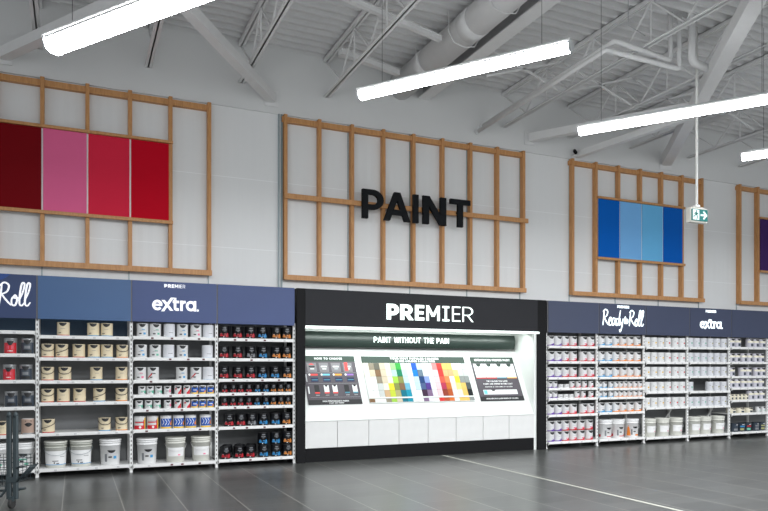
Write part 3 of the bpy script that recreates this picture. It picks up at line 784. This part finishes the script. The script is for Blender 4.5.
for i in range(4):
    x = .03+.225*i
    mb.box(x, x+.215, -.006, -.004, .47, .765, 2)
    mb.prism([(x+.055,.765),(x+.16,.765),(x+.145,.72),(x+.108,.70),(x+.07,.72)], -.008, -.006, 1)
    mb.box(x+.05, x+.17, -.008, -.006, .59, .598, 11); mb.box(x+.09, x+.12, -.008, -.006, .51, .53, 11)
    mb.box(x, x+.215, -.007, -.005, .46, .48, (3,3,8,5)[i])
mb.box(.10, .84, -.006, -.004, .13, .225, 2); mb.box(.11, .18, -.008, -.006, .14, .215, 4); mb.prism([(.27,.225),(.37,.225),(.34,.20),(.30,.20)], -.008, -.006, 9)
mb.box(.20, .80, -.007, -.006, .165, .172, 11)
tag(mb.build('chart_print', BM, t), 'white can pictures print')
# colour board
t = board('colour_board', 'white board under the rainbow grid of paint swatches', 'board', 4.565, 2.09)
MB().bbox(0, 2.09, -.004, .008, 0, Hh, .003).build('board_panel', [M_paper], t)
MB().box(0, 2.07, -.006, -.004, .775, Hh).build('header_band', [M_hd2], t)
mb = MB(); text(mb, 'YOUR MOST POPULAR COLOURS', .55, .845, .042, .98, .26, -.008, -.006); text(mb, 'IN ONE COLOUR COLLECTION', .64, .792, .038, .80, .26, -.008, -.006)
mb.build('lettering', M_prt, t)
MB().bbox(.02, 2.07, -.022, -.004, .085, .11, .003).build('swatch_ledge', M_paper, t)
MB().bbox(.02, 2.07, -.018, -.004, .0, .012, .003).build('swatch_ledge', M_paper, t)
CH = {
 'cream':(238,232,214),'white':(240,242,240),'taupe':(150,140,122),'dark taupe':(104,102,92),'beige':(212,198,174),'light green':(158,214,140),'green':(60,168,72),'pale mint':(214,232,222),
 'pale blue':(196,222,234),'blue':(34,92,206),'lavender white':(232,228,240),'pink':(238,140,140),'red':(226,60,56),'gold':(244,200,110),'pale grey':(206,210,208),'brown':(134,104,76),
 'pale green':(182,226,206),'dark green':(26,128,92),'azure':(20,124,216),'slate':(106,124,140),'pale pink':(246,206,212),'peach':(244,180,130),'pale yellow':(246,224,140),'lime':(166,210,80),'olive':(136,142,78),
 'navy':(34,66,118),'periwinkle':(140,160,224),'coral':(222,92,74),'orange coral':(236,140,86),'yellow':(246,222,60),'grey':(150,156,154),'sky blue':(112,180,204),'slate blue':(76,96,140),'purple':(84,56,140),
 'magenta':(184,56,88),'ochre':(206,120,50),'dark grey':(84,92,92),'tan':(208,174,134),'yellow green':(202,214,70),'olive beige':(178,172,120),'teal':(10,116,136),'cyan teal':(24,150,176),'plum':(66,40,66),'mauve':(134,108,140),
 'brown red':(150,62,44),'orange brown':(190,92,46),'black':(30,34,36),'terracotta':(190,84,50),'orange':(222,120,54)}
G_ = ['cream|taupe|dark taupe|beige|cream|light green|green|pale mint|white|blue|pale blue|lavender white|lavender white|pink|red|gold|gold|white|white|pale grey',
 'cream|beige|brown|beige|cream|pale green|dark green|pale blue|white|azure|slate|white|lavender white|pale pink|red|peach|peach|pale yellow|pale grey|pale grey',
 'white|white|taupe|beige|cream|lime|olive|pale blue|white|pale blue|navy|periwinkle|white|pale pink|coral|orange coral|white|yellow|grey|grey',
 'white|white|pale grey|cream|yellow|olive|brown|sky blue|white|pale blue|slate blue|purple|white|pale pink|magenta|ochre|cream|pale yellow|gold|dark grey',
 'white|white|pale grey|tan|yellow green|olive beige|teal|cyan teal|white|white|plum|mauve|lavender white|pale pink|brown red|orange brown|white|cream|gold|black',
 'brown|white|white|taupe|lime|beige|teal|cyan teal|white|white|mauve|lavender white|white|red|terracotta|orange|white|gold|gold|grey']
swv = MB().bbox(0, .1015, -.010, 0, 0, .128, .002)
swl = MB().bbox(0, .1015, -.010, 0, 0, .066, .002)
rowz = [.640,.508,.376,.245,.113,.016]
for r_, line in enumerate(G_):
    for c_, nm in enumerate(line.split('|')):
        key = 'swatch_'+nm.replace(' ', '_')
        m = mat(key, tuple(v*.74 for v in s2l(*CH[nm])), .6, var=.02, spec=.2)
        o = (swl if r_ == 5 else swv).build('paint_swatch', m)
        u, v = .004+.1035*c_, rowz[r_]; n_ = -.006
        o.location = (4.565+u, .15 + v*math.sin(A) + n_*math.cos(A), .92 + v*math.cos(A) - n_*math.sin(A))
        o.rotation_euler = ROT
        tag(o, f'{nm} paint swatch, {ORD[c_]} column from left, {["top","second","third","fourth","fifth","bottom"][r_]} row of the colour board', 'swatch', 'paint swatches on the colour board')

# ------------------------------------------------------------------ shelving
PL = [-1.70,-.479,.7485,1.979,3.208]; PR = [8.145,9.367,10.577,11.784,13.02,14.23,15.44]
BAY = {'A':(PL[0],PL[1],[2.03,1.715,1.354,.987,.604,.12],'far left bay'),
 'B':(PL[1],PL[2],[1.974,1.667,1.345,1.04,.616,.12],'plain blue bay left'),
 'C':(PL[2],PL[3],[1.985,1.675,1.344,1.13,.92,.62,.11],'left extra sign bay'),
 'D':(PL[3],PL[4],[1.98,1.67,1.355,1.14,.935,.62,.12],'black can bay'),
 'E':(PR[0],PR[1],[1.926,1.633,1.33,1.125,.932,.62,.106],'bay right of booth'),
 'F':(PR[1],PR[2],[1.95,1.64,1.33,1.11,.93,.632,.108],'right brush-script bay'),
 'G':(PR[2],PR[3],[1.94,1.633,1.336,1.026,.705,.094],'plain right middle bay'),
 'H':(PR[3],PR[4],[1.95,1.637,1.34,1.02,.70,.097],'right extra sign bay'),
 'I':(PR[4],PR[5],[1.965,1.64,1.33,1.08,.81,.52,.11],'far right bay'),
 'J':(PR[5],PR[6],[1.965,1.64,1.33,1.08,.81,.52,.11],'bay past the right edge')}
for _k in 'EFGHIJ': BAY[_k] = (BAY[_k][0], BAY[_k][1], [v_+.022 for v_ in BAY[_k][2]], BAY[_k][3])
UNL = {'J':'white shelving unit past the right edge of the picture','A':'white shelving unit cut by the left edge, red and slate tins','B':'white shelving unit full of beige paint cans','C':'white shelving unit below the left extra sign',
 'D':'white shelving unit of black paint cans left of the booth','E':'white shelving unit just right of the booth, purple and red striped cans','F':'white shelving unit below the right brush script sign',
 'G':'white shelving unit between the right script and extra signs','H':'white shelving unit below the right extra sign','I':'white shelving unit at far right with cream striped cans'}
def upright(t, x, label=None):
    mb = MB(); mb.bbox(x-.021, x+.021, .045, .085, 0, 2.24, .004, 0)
    z = .06
    while z < 2.2: mb.box(x-.006, x+.006, .043, .046, z, z+.028, 1); z += .064
    mb.bbox(x-.021, x+.021, .03, .10, 0, .012, .003, 0)
    mb.build('upright', [M_shelf, M_slot], t)
    MB().bbox(x-.02, x+.02, .54, .58, 0, 2.24, .004).build('rear_upright', M_shelf, t)
for k, (a, b, zs, nm) in BAY.items():
    t = thing('shelving_unit', UNL[k], 'shelving', (a, 0, 0), group='white shelving units')
    upright(t, 0)
    if k in 'DJ': upright(t, b-a)
    w = b-a
    MB().box(.022, w-.022, .585, .60, .04, 2.45).build('back_panel', M_back, t)
    if k in 'AB': tag(MB().box(.021, w-.021, .565, .584, zs[0]+.02, 2.45).build('upper_back_panel', M_slate, t), 'slate blue back panel')
    for i, z in enumerate(zs):
        sh = MB(); sh.box(.024, w-.024, .02, .56, z-.022, z, 0); sh.bbox(.026, w-.026, .0, .02, z-.045, z+.004, .004, 0)
        s = sh.build('shelf', M_shelf, t)
        for sx in (1, -1):
            g = MB(); x = .022 if sx > 0 else w-.022
            g.prism([(x, z-.045), (x+sx*.018, z-.045), (x, z-.064)], .001, .016)
            g.build('corner_bracket', M_shelf, s)
        for j in range(4):
            x = .12 + (w-.24)*(j+random.uniform(-.25,.25)+.5)/4
            MB().box(x, x+.035, -.003, .0, z-.036, z-.012).build('price_tag', M_tag if (k in 'CD' and random.random() < .6) else M_tag2, s)
    if k in 'GH':   # diagonal stays seen behind the pails
        MB().bar((w-.035,.46,.64),(w-.28,.50,.30),.02,.03).build('diagonal_stay', M_shelf, t)

# fascia signs
M_blueL = mat('fascia_blue', s2l(54,88,132), .5, var=.05, scale=2); M_blueP = mat('fascia_indigo', s2l(52,70,118), .5, var=.05, scale=2); M_blueR = mat('fascia_navy', s2l(48,57,84), .5, var=.05, scale=2)
M_blueD = mat('fascia_dark_blue', s2l(36,56,98), .5, var=.05, scale=2); M_sw = mat('fascia_swash', s2l(22,66,134), .5); M_div = mat('divider_grey', (.11,.11,.12), .5)
FL = {'J':('plain navy panel cut off past the right edge',M_blueR),'A':('navy sign panel with white brush script, cut by left edge',M_blueD),'B':('plain blue panel above the beige paint cans',M_blueL),'C':('indigo PREMIER extra sign panel on the left',M_blueP),
 'D':('plain indigo panel beside the black booth left side',M_blueP),'E':('plain navy panel just right of the booth',M_blueR),'F':('navy Ready to Roll brush script sign on the right',M_blueR),
 'G':('plain navy panel between the two right signs',M_blueR),'H':('navy PREMIER extra sign panel on the right',M_blueR),'I':('plain navy panel at far right',M_blueR)}
for k, (a, b, zs, nm) in BAY.items():
    l, m = FL[k]
    t = thing('fascia_sign', l, 'sign', (a, -.01, 2.2), group='blue fascia panels above the shelving')
    w = b-a
    MB().bbox(.010, w-.010, .0, .04, .0, .60, .003).build('sign_panel', m, t)
    MB().box(-.010, .010, .008, .04, .0, .60).build('divider_strip', M_div, t)
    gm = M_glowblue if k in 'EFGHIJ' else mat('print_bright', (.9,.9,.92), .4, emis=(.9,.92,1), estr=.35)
    if k in 'CH':
        mb = MB(); extra_word(mb, 1.049-.7485, .172, .155, -.006, .0); o = mb.build('lettering', gm, t); o.scale = (.95, 1, 1)
        c = w/2 - .01
        mb = MB(); text(mb, 'PREMIER', c-.15, .512, .052, .30, [.30,.27,.25,.2,.16,.12,.10] if k == 'C' else .3, -.005, .0, track=.15); mb.build('lettering', gm, t)
    if k in 'AF':
        mb = MB(); script(mb, 'Ready to ROll' if False else 'Ready to ROll', .08, .175, .30, 1.04, .022, -.006, .0); mb.build('lettering', gm, t)
        c = w/2
        mb = MB(); text(mb, 'PREMIER', c-.15, .52, .05, .30, .3, -.005, .0, track=.15); mb.build('lettering', gm, t)
    if k == 'A':
        mb = MB(); mb.prism([(.01,.6),(.90,.6),(.86,.56),(.8,.52),(.70,.50),(.66,.47),(.5,.44),(.3,.42),(.01,.40)][::1], -.0015, 0); mb.build('blue_swash', M_sw, t)

# ------------------------------------------------------------------ paint containers
def C(n, c, rough=.35, **k): return mat(n, s2l(*c), rough, **k)
cbeige = C('can_beige',(224,209,178)); cwhite = C('can_white',(229,229,229)); ccool = C('can_cool_white',(218,219,224)); cblack = C('can_black',(17,18,22),.28)
cslate = C('can_slate',(52,62,74)); csilver = mat('can_silver', (.38,.39,.40), .35, metal=.5); cpink = C('can_dusty_pink',(186,160,146)); ccream = C('can_cream',(226,220,200))
cred = C('band_red',(196,30,44)); cblue = C('band_blue',(70,150,200)); corange = C('band_orange',(226,130,50)); cpurple = C('band_purple',(96,52,150)); cgreen = C('band_green',(100,176,150))
cyellow = C('band_yellow',(226,184,50)); cpinkd = C('band_pink',(226,120,150)); cink = M_ink; cgrey = C('text_grey',(120,122,126)); csky = C('band_sky',(20,130,200)); cdeep = C('label_blue',(22,82,170))
colive = C('dot_olive',(150,148,100)); cpailg = C('pail_grey',(208,208,200)); cpaild = C('pail_band_grey',(150,152,142)); clilac = C('label_lilac',(206,204,214))
kred = C('dull_red',(168,30,42)); kblue = C('dull_blue',(44,124,178)); korange = C('dull_orange',(196,122,58))
PAL = [kred,kblue,korange,cbeige,cwhite,ccool,cblack,cslate,csilver,cpink,ccream,cred,cblue,corange,cpurple,cgreen,cyellow,cpinkd,cink,cgrey,csky,cdeep,colive,cpailg,cpaild,clilac]
IX = {m: i for i, m in enumerate(PAL)}
def compact(mb):
    used = sorted(set(mb.mi)); mp = {u: i for i, u in enumerate(used)}
    mb.mi = [mp[i] for i in mb.mi]; return [PAL[u] for u in used]
def crescent(mb, r, h, m=cink, half=38, depth=.045, top=None):
    top = top if top is not None else h-.006
    mb.patch(r, -half, half, lambda t: top-depth*math.sin(PI*t)**.7-.004, top, IX[m], 12)
def can(style):
    r, h = .082, .190
    body, band, bh, lidm, dec, handle = cwhite, None, .014, 'black', [], 0
    base = style.split('_')[0]; c = style.split('_')[1] if '_' in style else ''
    cc = {'red':cred,'blue':cblue,'orange':corange,'purple':cpurple,'green':cgreen,'yellow':cyellow,'pink':cpinkd,'grey':cgrey,'olive':colive,'sky':csky}.get(c)
    if style.endswith('_h'): handle = 1
    if style.endswith('_h2'): handle = 2
    if base in ('q','kq','wq','cq'): r, h = (.052, .125)
    if style == 'cq_wide': r, h = .10, .11
    R1 = r + .0012
    D = MB(); L = IX
    def P(a0, a1, z0, z1, m, n=4, rr=None): D.patch(rr or R1, a0, a1, z0, z1, L[m], n)
    if base == 'beige':
        body, band = cbeige, cc; crescent(D, R1, h)
        P(-42,-14,.040,.048,cink); P(-40,-22,.030,.036,cgrey); P(-20,20,.10,.104,cgrey)
    elif base == 'white':
        crescent(D, R1, h, half=34); P(-34,-8,.034,.050,cink); P(-26,26,.088,.092,cgrey)
        if c == 'redmark': P(-20,24,.094,.104,cink); D.patch(R1,-60,-10,lambda t:.02+.06*t,lambda t:.035+.07*t,L[cred],5)
        else: P(10,34,.028,.058,cc); P(-6,24,.098,.108,cc)
    elif base == 'plain':
        body = ccool; P(-10,35,.060,.066,cgrey); lidm = 'white'; band = cblue if True else None; bh = .006
    elif base == 'q':
        crescent(D, R1, h, half=40, depth=.03)
        if c == 'green': P(-20,30,.045,.056,cgreen); P(-25,5,.028,.034,cgrey); P(28,70,.02,.06,cgreen)
        if c == 'white': P(-20,20,.045,.056,cgrey); P(25,60,.03,.07,cpinkd)
        if c == 'red': D.patch(R1,-5,60,lambda t:.004,lambda t:.02+.07*t,L[cred],5); P(-50,-20,.07,.09,cred)
        if c == 'blue': P(-62,62,.026,.10,cdeep,10); P(-62,62,.004,.024,cyellow,10); P(-30,30,.055,.066,cwhite,4,R1+.001); P(25,60,.03,.05,corange,3,R1+.001)
        lidm = 'white' if c in ('blue','red') else 'black'
    elif base == 'g':
        lidm = 'silver'
        if c == 'red':
            P(-65,65,.004,.060,cred,10); P(-55,45,.095,.112,cred,8); P(-55,45,.118,.124,cgrey,8); D.patch(R1+.001,-12,14,lambda t:.034-.02*math.sin(PI*t),lambda t:.034+.02*math.sin(PI*t),L[cwhite],8); P(48,66,.004,.17,cyellow,3,R1+.0008); P(35,48,.06,.14,cred,3)
        else:
            P(-65,65,.004,.026,cyellow,10); P(-65,65,.030,.150,cdeep,10)
            for k in range(3):
                a = -45+28*k
                for s_ in (0, 1):
                    D.patch(R1+.0012, a, a+20, (lambda t: .045+.045*t) if s_ == 0 else (lambda t: .135-.045*t), (lambda t: .060+.045*t) if s_ == 0 else (lambda t: .150-.045*t), L[cwhite], 4)
            D.patch(R1+.0014,36,62,lambda t:.05,lambda t:.08+.05*t,L[corange],4)
    elif base in ('k','kq'):
        body = cblack; lidm = 'dark'; k = h/.19
        cs = {'grey':cgrey,'blue':kblue,'red':kred,'orange':korange}[c]
        P(-16,18,.150*k,.166*k,cgrey); P(-24,26,.122*k,.134*k,cgrey); P(-10,12,.104*k,.112*k,cgrey)
        D.patch(R1,14,50,lambda t:.018*k,lambda t:(.050+.034*math.sin(PI*t))*k,L[cs],6); D.patch(R1,-52,-18,lambda t:.03*k,lambda t:(.05+.03*math.sin(PI*t))*k,L[cs],6)
        P(-16,10,.030*k,.044*k,cs); P(-8,14,.056*k,.070*k,cs); P(-44,-26,.066*k,.078*k,cwhite,2); P(-16,-4,.014*k,.024*k,cwhite,2)
    elif base == 'redtin':
        body = csilver; P(-62,62,.006,.135,cred,10); crescent(D, R1+.001, h, half=30, depth=.05, top=.155); P(-28,28,.060,.100,cpinkd); P(-20,20,.03,.04,cwhite)
    elif base == 'slatetin':
        body = csilver; P(-64,64,.004,.140,cslate,10); crescent(D, R1+.001, h, half=34, depth=.05, top=.17); P(-40,40,.015,.05,cblack,6,R1+.0008); P(-26,26,.065,.10,cgrey,4,R1+.0008)
    elif base == 'pinktin':
        body = cpink; lidm = 'white'; D.patch(R1,-36,36,lambda t:.125-.03*math.sin(PI*t),lambda t:.125+.022*math.sin(PI*t),L[cink],10); P(-30,-18,.162,.17,cink,2); P(18,30,.162,.17,cink,2); P(-60,60,.004,.02,csilver,8)
    elif base in ('w','wq'):
        body = cwhite; k = h/.19; crescent(D, R1, h, half=42, depth=.046*k)
        if cc:
            band, bh = None, 0
            D.patch(R1, -85, 48, .003, lambda t: (.018 + .046*max(0,(t-.40)/.60)**1.1)*k, L[cc], 14)
            P(-16,26,.045*k,.062*k,cpinkd if c=='red' else (clilac if c=='purple' else cgrey)); D.patch(R1,48,70,.004,lambda t:(.055+.10*t)*k,L[cc],4)
        else: h = .07; D = MB(); P(-40,40,.03,.04,cgrey)
        P(-30,10,.09*k,.10*k,clilac) if cc else None
    elif base == 'b':
        body = cwhite if c in ('red','yellow') else ccool; lidm = 'white'
        P(-10,14,.070,.100,cc if c != 'green' else cgreen); P(-50,-30,.11,.116,cgrey); P(-6,22,.04,.046,cgrey)
    elif base in ('c','cq'):
        body = clilac if base == 'c' else ccream; k = h/.19; crescent(D, R1, h, half=40, depth=.04*k); P(-70,60,.105*k,.145*k,ccream,8); P(-24,16,.022*k,.085*k,cslate,4)
        if base == 'c': P(20,50,.03*k,.07*k,cgrey)
    elif base == 'm':
        body = cslate; lidm = 'dark'; P(-50,40,.10,.13,{'blue':cslate,'sky':kblue,'red':kred,'grey':cgrey,'yellow':colive}[c],8); P(-50,10,.03,.075,{'blue':cgrey,'sky':colive,'red':cgreen,'grey':cgrey,'yellow':colive}[c],6); P(-20,40,.15,.16,cwhite)
    t = empty('paint_can')
    B = MB(); bi = L[body]; b2 = L[band] if band else bi
    prof = [(r-.003,0,b2),(r,.003,b2)]
    if band: prof += [(r,bh,b2),(r,bh+.0005,bi)]
    topm = {'black':cink,'white':body,'dark':cink,'silver':csilver}[lidm]
    prof += [(r,h-.010,bi),(r+.0015,h-.008,L[topm] if lidm!='black' else bi),(r+.0015,h-.001,bi),(r-.004,h,bi)]
    B.lathe(prof, 22)
    mats = compact(B); B.build('can_body', mats, t)
    B = MB(); lm = {'black':cink,'white':cwhite,'dark':cblack,'silver':csilver}[lidm]
    B.lathe([(r-.006,h-.002,0),(r-.006,h+.003,0),(r-.012,h+.003,0),(r-.014,h-.0005,0)], 22, cap0=False)
    B.build('lid', lm, t)
    if D.v: mats = compact(D); D.build('label_print', mats, t)
    if handle:
        pts = []
        for k in range(15):
            u = -1+2*k/14; a = R(88*u); z = .155 - .065*(1-u*u) if handle == 1 else .085+.045*u + .02*u*u
            pts.append(((r+.006)*math.sin(a), -(r+.006)*math.cos(a), z))
        H = MB().tube(pts, .0042, 6); H.tube([pts[0], (-r+.004,-.002,pts[0][2])], .008, 8); H.tube([pts[-1], (r-.004,-.002,pts[-1][2])], .008, 8)
        H.build('handle', M_ink, t)
    return t
def pail(style):
    c = style.split('_')[1]; h = .37; r0, r1 = .128, .146
    t = empty('paint_pail'); L = IX; B = MB()
    bm = cwhite if c in ('white','green','red','orange') else cpailg; bd = bm if c in ('white','green','red','orange') else (cpaild if c == 'band' else cpailg)
    b, d = L[bm], L[bd]
    B.lathe([(r0-.003,0,b),(r0,.003,b),(r0+.012,h-.09,d),(r0+.020,h-.088,b),(r0+.020,h-.080,b),(r0+.013,h-.078,d),(r0+.014,h-.052,b),(r0+.022,h-.050,b),(r0+.022,h-.043,b),(r0+.015,h-.041,d),(r0+.016,h-.012,d)], 28)
    B.build('pail_body', compact(B), t)
    B = MB().lathe([(r0+.018,h-.03,0),(r0+.024,h-.026,0),(r0+.024,h-.004,0),(r0+.018,h,0),(r0+.006,h-.001,0),(r0+.002,h-.010,0)], 28, cap0=False); B.build('lid', bm, t)
    D = MB(); rr = lambda z: r0+.0015+.012*z/.28
    def P(a0,a1,z0,z1,m,n=4,e=0): D.patch(r0+.0018+e, a0, a1, z0, z1, L[m], n, r1=r0+.0018+e+.012*h/.28, h=h)
    if c in ('white','green','red','orange'):
        D.patch(r0+.0018,-24,24,lambda u:.215-.042*math.sin(PI*u)**.6,.215,L[cink],10,r1=r0+.0018+.012*h/.28,h=h)
        P(-18,2,.105,.125,cink); P(-40,-26,.05,.16,cgrey) ; P(-20,26,.16,.168,clilac)
        if c == 'white': P(12,30,.09,.13,cblue)
        if c == 'green': P(-30,20,.13,.15,cgreen); P(6,28,.06,.09,cgreen)
        if c == 'red': D.patch(r0+.002,22,75,.03,lambda u:.045+.13*u,L[cred],5,r1=r0+.0178,h=h); P(-20,22,.03,.045,cred); P(-95,-75,.03,.08,cred)
        if c == 'orange': D.patch(r0+.002,-78,-42,.03,lambda u:.04+.20*math.sin(PI*u),L[corange],7,r1=r0+.0178,h=h); P(0,45,.03,.06,corange)
    elif c == 'band':
        P(-80,80,.045,.235,cwhite,12); P(-80,80,.040,.048,cblue,12,.001); P(-22,12,.09,.10,cink,4,.001); P(-14,-6,.06,.078,cink,2,.001); P(20,50,.15,.156,cgrey,3,.001); P(0,16,.05,.07,cgrey,2,.001)
    else:
        P(-60,50,.09,.22,cwhite,8) ; P(6,22,.10,.12,cpinkd,3,.001)
    D.build('label_print', compact(D), t)
    # wire bail resting down across the front
    pts = []
    for k in range(17):
        u = -1+2*k/16; a = R(90*u); z = .275 - .10*(1-u*u); q = r0+.026
        pts.append((q*math.sin(a), -q*math.cos(a)*(1 if abs(u) < 1 else 1), z))
    if c != 'white' : MB().tube(pts, .0028, 5).build('handle', M_white if c != 'band' else M_galv, t)
    return t
LOOK = {'beige_red':'beige can, red base stripe','beige_blue':'beige can, blue base stripe','beige_orange':'beige can, orange base stripe','white_blue':'white can, blue dot','white_green':'white can, green dot','white_pink':'white can, pink dot',
 'white_redmark':'white can, red slash','plain':'plain white can','q_green':'small white-green can','q_white':'small white can','q_red':'small red-white can','q_blue':'small blue-yellow can','g_red':'red and white can','g_blue':'blue chevron can',
 'k_red':'black can, red print','k_blue':'black can, blue print','k_orange':'black can, orange print','k_grey':'black can, grey print','kq_red':'small black can, red print','kq_blue':'small black can, blue print','kq_orange':'small black can, orange print',
 'redtin':'red labelled tin','slatetin':'slate labelled tin','pinktin':'dusty pink tin','w_purple':'white can, purple base','w_red':'white can, red base','w_blue':'white can, blue base','w_orange':'white can, orange base',
 'wq_purple':'small white can, purple base','wq_red':'small white can, red base','wq_blue':'small white can, blue base','wq_orange':'small white can, orange base','wq_plain':'tiny plain white tub',
 'b_yellow':'white can, yellow mark','b_red':'white can, red mark','b_green':'pale can, green mark','b_olive':'pale can, olive mark','c_cream':'cream striped can','cq_cream':'small cream can','cq_wide':'squat cream tub',
 'm_blue':'dark can, blue band','m_sky':'dark can, sky band','m_red':'dark can, red band','m_grey':'dark can, grey band','m_yellow':'dark can, yellow patch',
 'pail_green':'white pail, green print','pail_band':'grey banded pail, blue line','pail_white':'white pail, black crescent','pail_grey':'pale grey pail','pail_red':'white pail, red corner','pail_orange':'white pail, orange triangle'}
protos = {}
def place(style, x, y, z, label, group):
    if x > 8: x -= .012
    base = style.replace('_h2','').replace('_h','')
    if style not in protos:
        o = pail(style) if base.startswith('pail') else can(style); protos[style] = o
    else: o = copy_tree(protos[style])
    o.location = (x, y, z); o.rotation_euler = (0, 0, R(random.uniform(-7, 7)))
    if 'tin' in style: o.scale = (1, 1, 1.12)
    tag(o, label, 'pail' if base.startswith('pail') else 'paint can', group)
SHN = ['top','second','third','fourth','fifth','sixth','bottom']
for bay, si, items in ROWS:
    a, b, zs, nm = BAY[bay]; stack = 0
    items = [(float(s.split(':')[0]), s.split(':')[1]) for s in items.split()]
    if si >= len(zs): si = len(zs)-1; stack = 1
    z = zs[si] + .0045
    if stack: z += .1945
    sname = 'bottom' if si == len(zs)-1 else SHN[si]
    if bay in 'DE' and si == len(zs)-1: sname = 'bottom upper' if stack else 'bottom lower'
    for j, (x, st) in enumerate(items):
        base = st.replace('_h2','').replace('_h','')
        y = .20 if base.startswith('pail') else (.125 if base == 'cq_wide' else (.075 if base[:2] in ('q_','kq','wq','cq') else .105))
        if base.startswith('pail'): y = .19
        z_ = z - .0045 + .0005 if not stack else z
        lab = f'{LOOK[base]}, {ORD[j]} from left, {sname} shelf, {nm}'
        place(st, x, y, z_, lab, f'paint on the {sname} shelf, {nm}')
# dark lids heaped at the back of the black can bay
for j, (x, y) in enumerate(((2.2,.33),(2.4,.34),(2.58,.33))):
    place('k_grey', x, y, .1205, f'black can behind the front row, {ORD[j]} from left, bottom lower shelf, black can bay', 'black cans behind the bottom row')

# ------------------------------------------------------------------ trolley at the lower left
t = thing('shopping_trolley', 'dark grey steel trolley with wire basket at lower left corner', 'trolley', (-.62, -2.2, 0), (0, 0, R(-24)))
M_cart = mat('trolley_grey', s2l(56,66,70), .5, metal=.2); M_rub = mat('caster_rubber', (.02,.02,.02), .7)
for x in (-.034, .036):
    mb = MB(); pts = [(x,0,.10),(x,0,.99)] + [(x, .03*math.sin(R(a)), .99+.045*math.sin(R(a))) for a in (30,60,90)]
    mb.bbox(x-.027, x+.027, -.02, .02, .10, 1.0, .01); mb.tube([(x,-.0,.985),(x,0,1.02),(x,.0,1.045)], [.027,.024,.012], 12)
    mb.build('post', M_cart, t)
MB().bbox(-.055,.055,-.024,-.02,.28,.34,.003).build('cross_plate', M_cart, t)
mb = MB()
def wire(p, q, r=.0035): mb.tube([p, q], r, 5)
for k in range(13):
    x = -.62+.045*k; wire((x,-.02,.52),(x+.02,.0,.24)); wire((x,.55,.52),(x+.02,.5,.24)); wire((x+.02,0,.24),(x+.02,.5,.24))
for z in (.24,.30,.36,.42,.48,.52): wire((-.62,-.02,z),(-.06,-.02,z),.004 if z<.52 else .007); wire((-.62,.55,z),(-.06,.55,z)); wire((-.06,-.02,z),(-.06,.55,z))
mb.build('wire_basket', M_cart, t)
mb = MB()
for k in range(5):
    u = k/4; wire((.06,-.02+.16*u,.30),(.21,-.02+.16*u,.465),.006)
for k in range(6):
    u = k/5; wire((.06+.15*u,-.02,.30+.165*u),(.06+.15*u,.14,.30+.165*u),.005)
mb.tube([(.06,-.02,.44),(.21,-.02,.47),(.20,-.02,.44),(.06,-.02,.29)], .010, 6)
mb.build('child_flap', M_cart, t)
MB().tube([(-.62,0,.10),(-.25,0,.105),(-.12,0,.13),(-.07,0,.20),(-.06,0,.28)], .014, 8).build('lower_rail', M_cart, t)
MB().tube([(-.62,.5,.10),(-.25,.5,.105),(-.12,.5,.13),(-.04,.3,.16),(-.03,.02,.2)], .014, 8).build('lower_rail', M_cart, t)
for x, y in ((.005,0),(-.5,0),(-.5,.5)):
    c = MB().tube([(-.016,0,0),(.016,0,0)], .055, 16).build('caster_wheel', M_rub, t, loc=(x,y-.02,.0555))
    MB().bbox(-.024,.024,-.03,.03,.02,.075,.006).build('caster_fork', M_cart, c)

# ------------------------------------------------------------------ light, world, camera
w = bpy.data.worlds.new('world'); SC.world = w; w.use_nodes = True
bg = w.node_tree.nodes['Background']; bg.inputs[0].default_value = (.93,.97,1,1); bg.inputs[1].default_value = .75
def area(name, loc, rot, sx, sy, e, colr=(1,1,1)):
    l = bpy.data.lights.new(name, 'AREA'); l.shape = 'RECTANGLE'; l.size = sx; l.size_y = sy; l.energy = e; l.color = colr
    o = bpy.data.objects.new(name, l); COL.objects.link(o); o.location = loc; o.rotation_euler = rot; return o
# each hanging fixture throws its light down; a further row hangs out of frame over the aisles
for i, (x, y) in enumerate([(0,-8.3),(3.2,-8.3),(6.3,-8.3),(9.4,-8.3),(12.5,-8.3),(15.5,-8.3)]):
    area('off_frame_light', (x, y, 4.6), (0, 0, R(-90+36)), 2.4, .2, 370 if i else 130, (.95,.98,1))
for i, (x, y) in enumerate([(1.6,-12.6),(4.7,-12.6),(7.8,-12.6),(10.9,-12.6),(14,-12.6)]):  # unseen row added behind the camera for low frontal light
    area('off_frame_light', (x, y, 4.6), (0, 0, R(-90+36)), 2.4, .2, 260 if i else 150, (.97,.98,1))
# tube hidden up inside the booth
area('booth_light', (5.6, .16, 2.15), (R(28), 0, 0), 4.3, .10, 28, (.90,1,.95))
cam = bpy.data.cameras.new('camera'); co = bpy.data.objects.new('camera', cam); COL.objects.link(co); SC.camera = co
co.location = (0, -10.7, 1.503); co.rotation_euler = (R(90), 0, R(-24))
cam.sensor_width = 36; cam.lens = 694/768*36; cam.shift_y = (369.3-255.5)/768; cam.clip_end = 200
SC.view_settings.view_transform = 'Standard'; SC.view_settings.look = 'None'; SC.view_settings.exposure = 0; SC.view_settings.gamma = 1
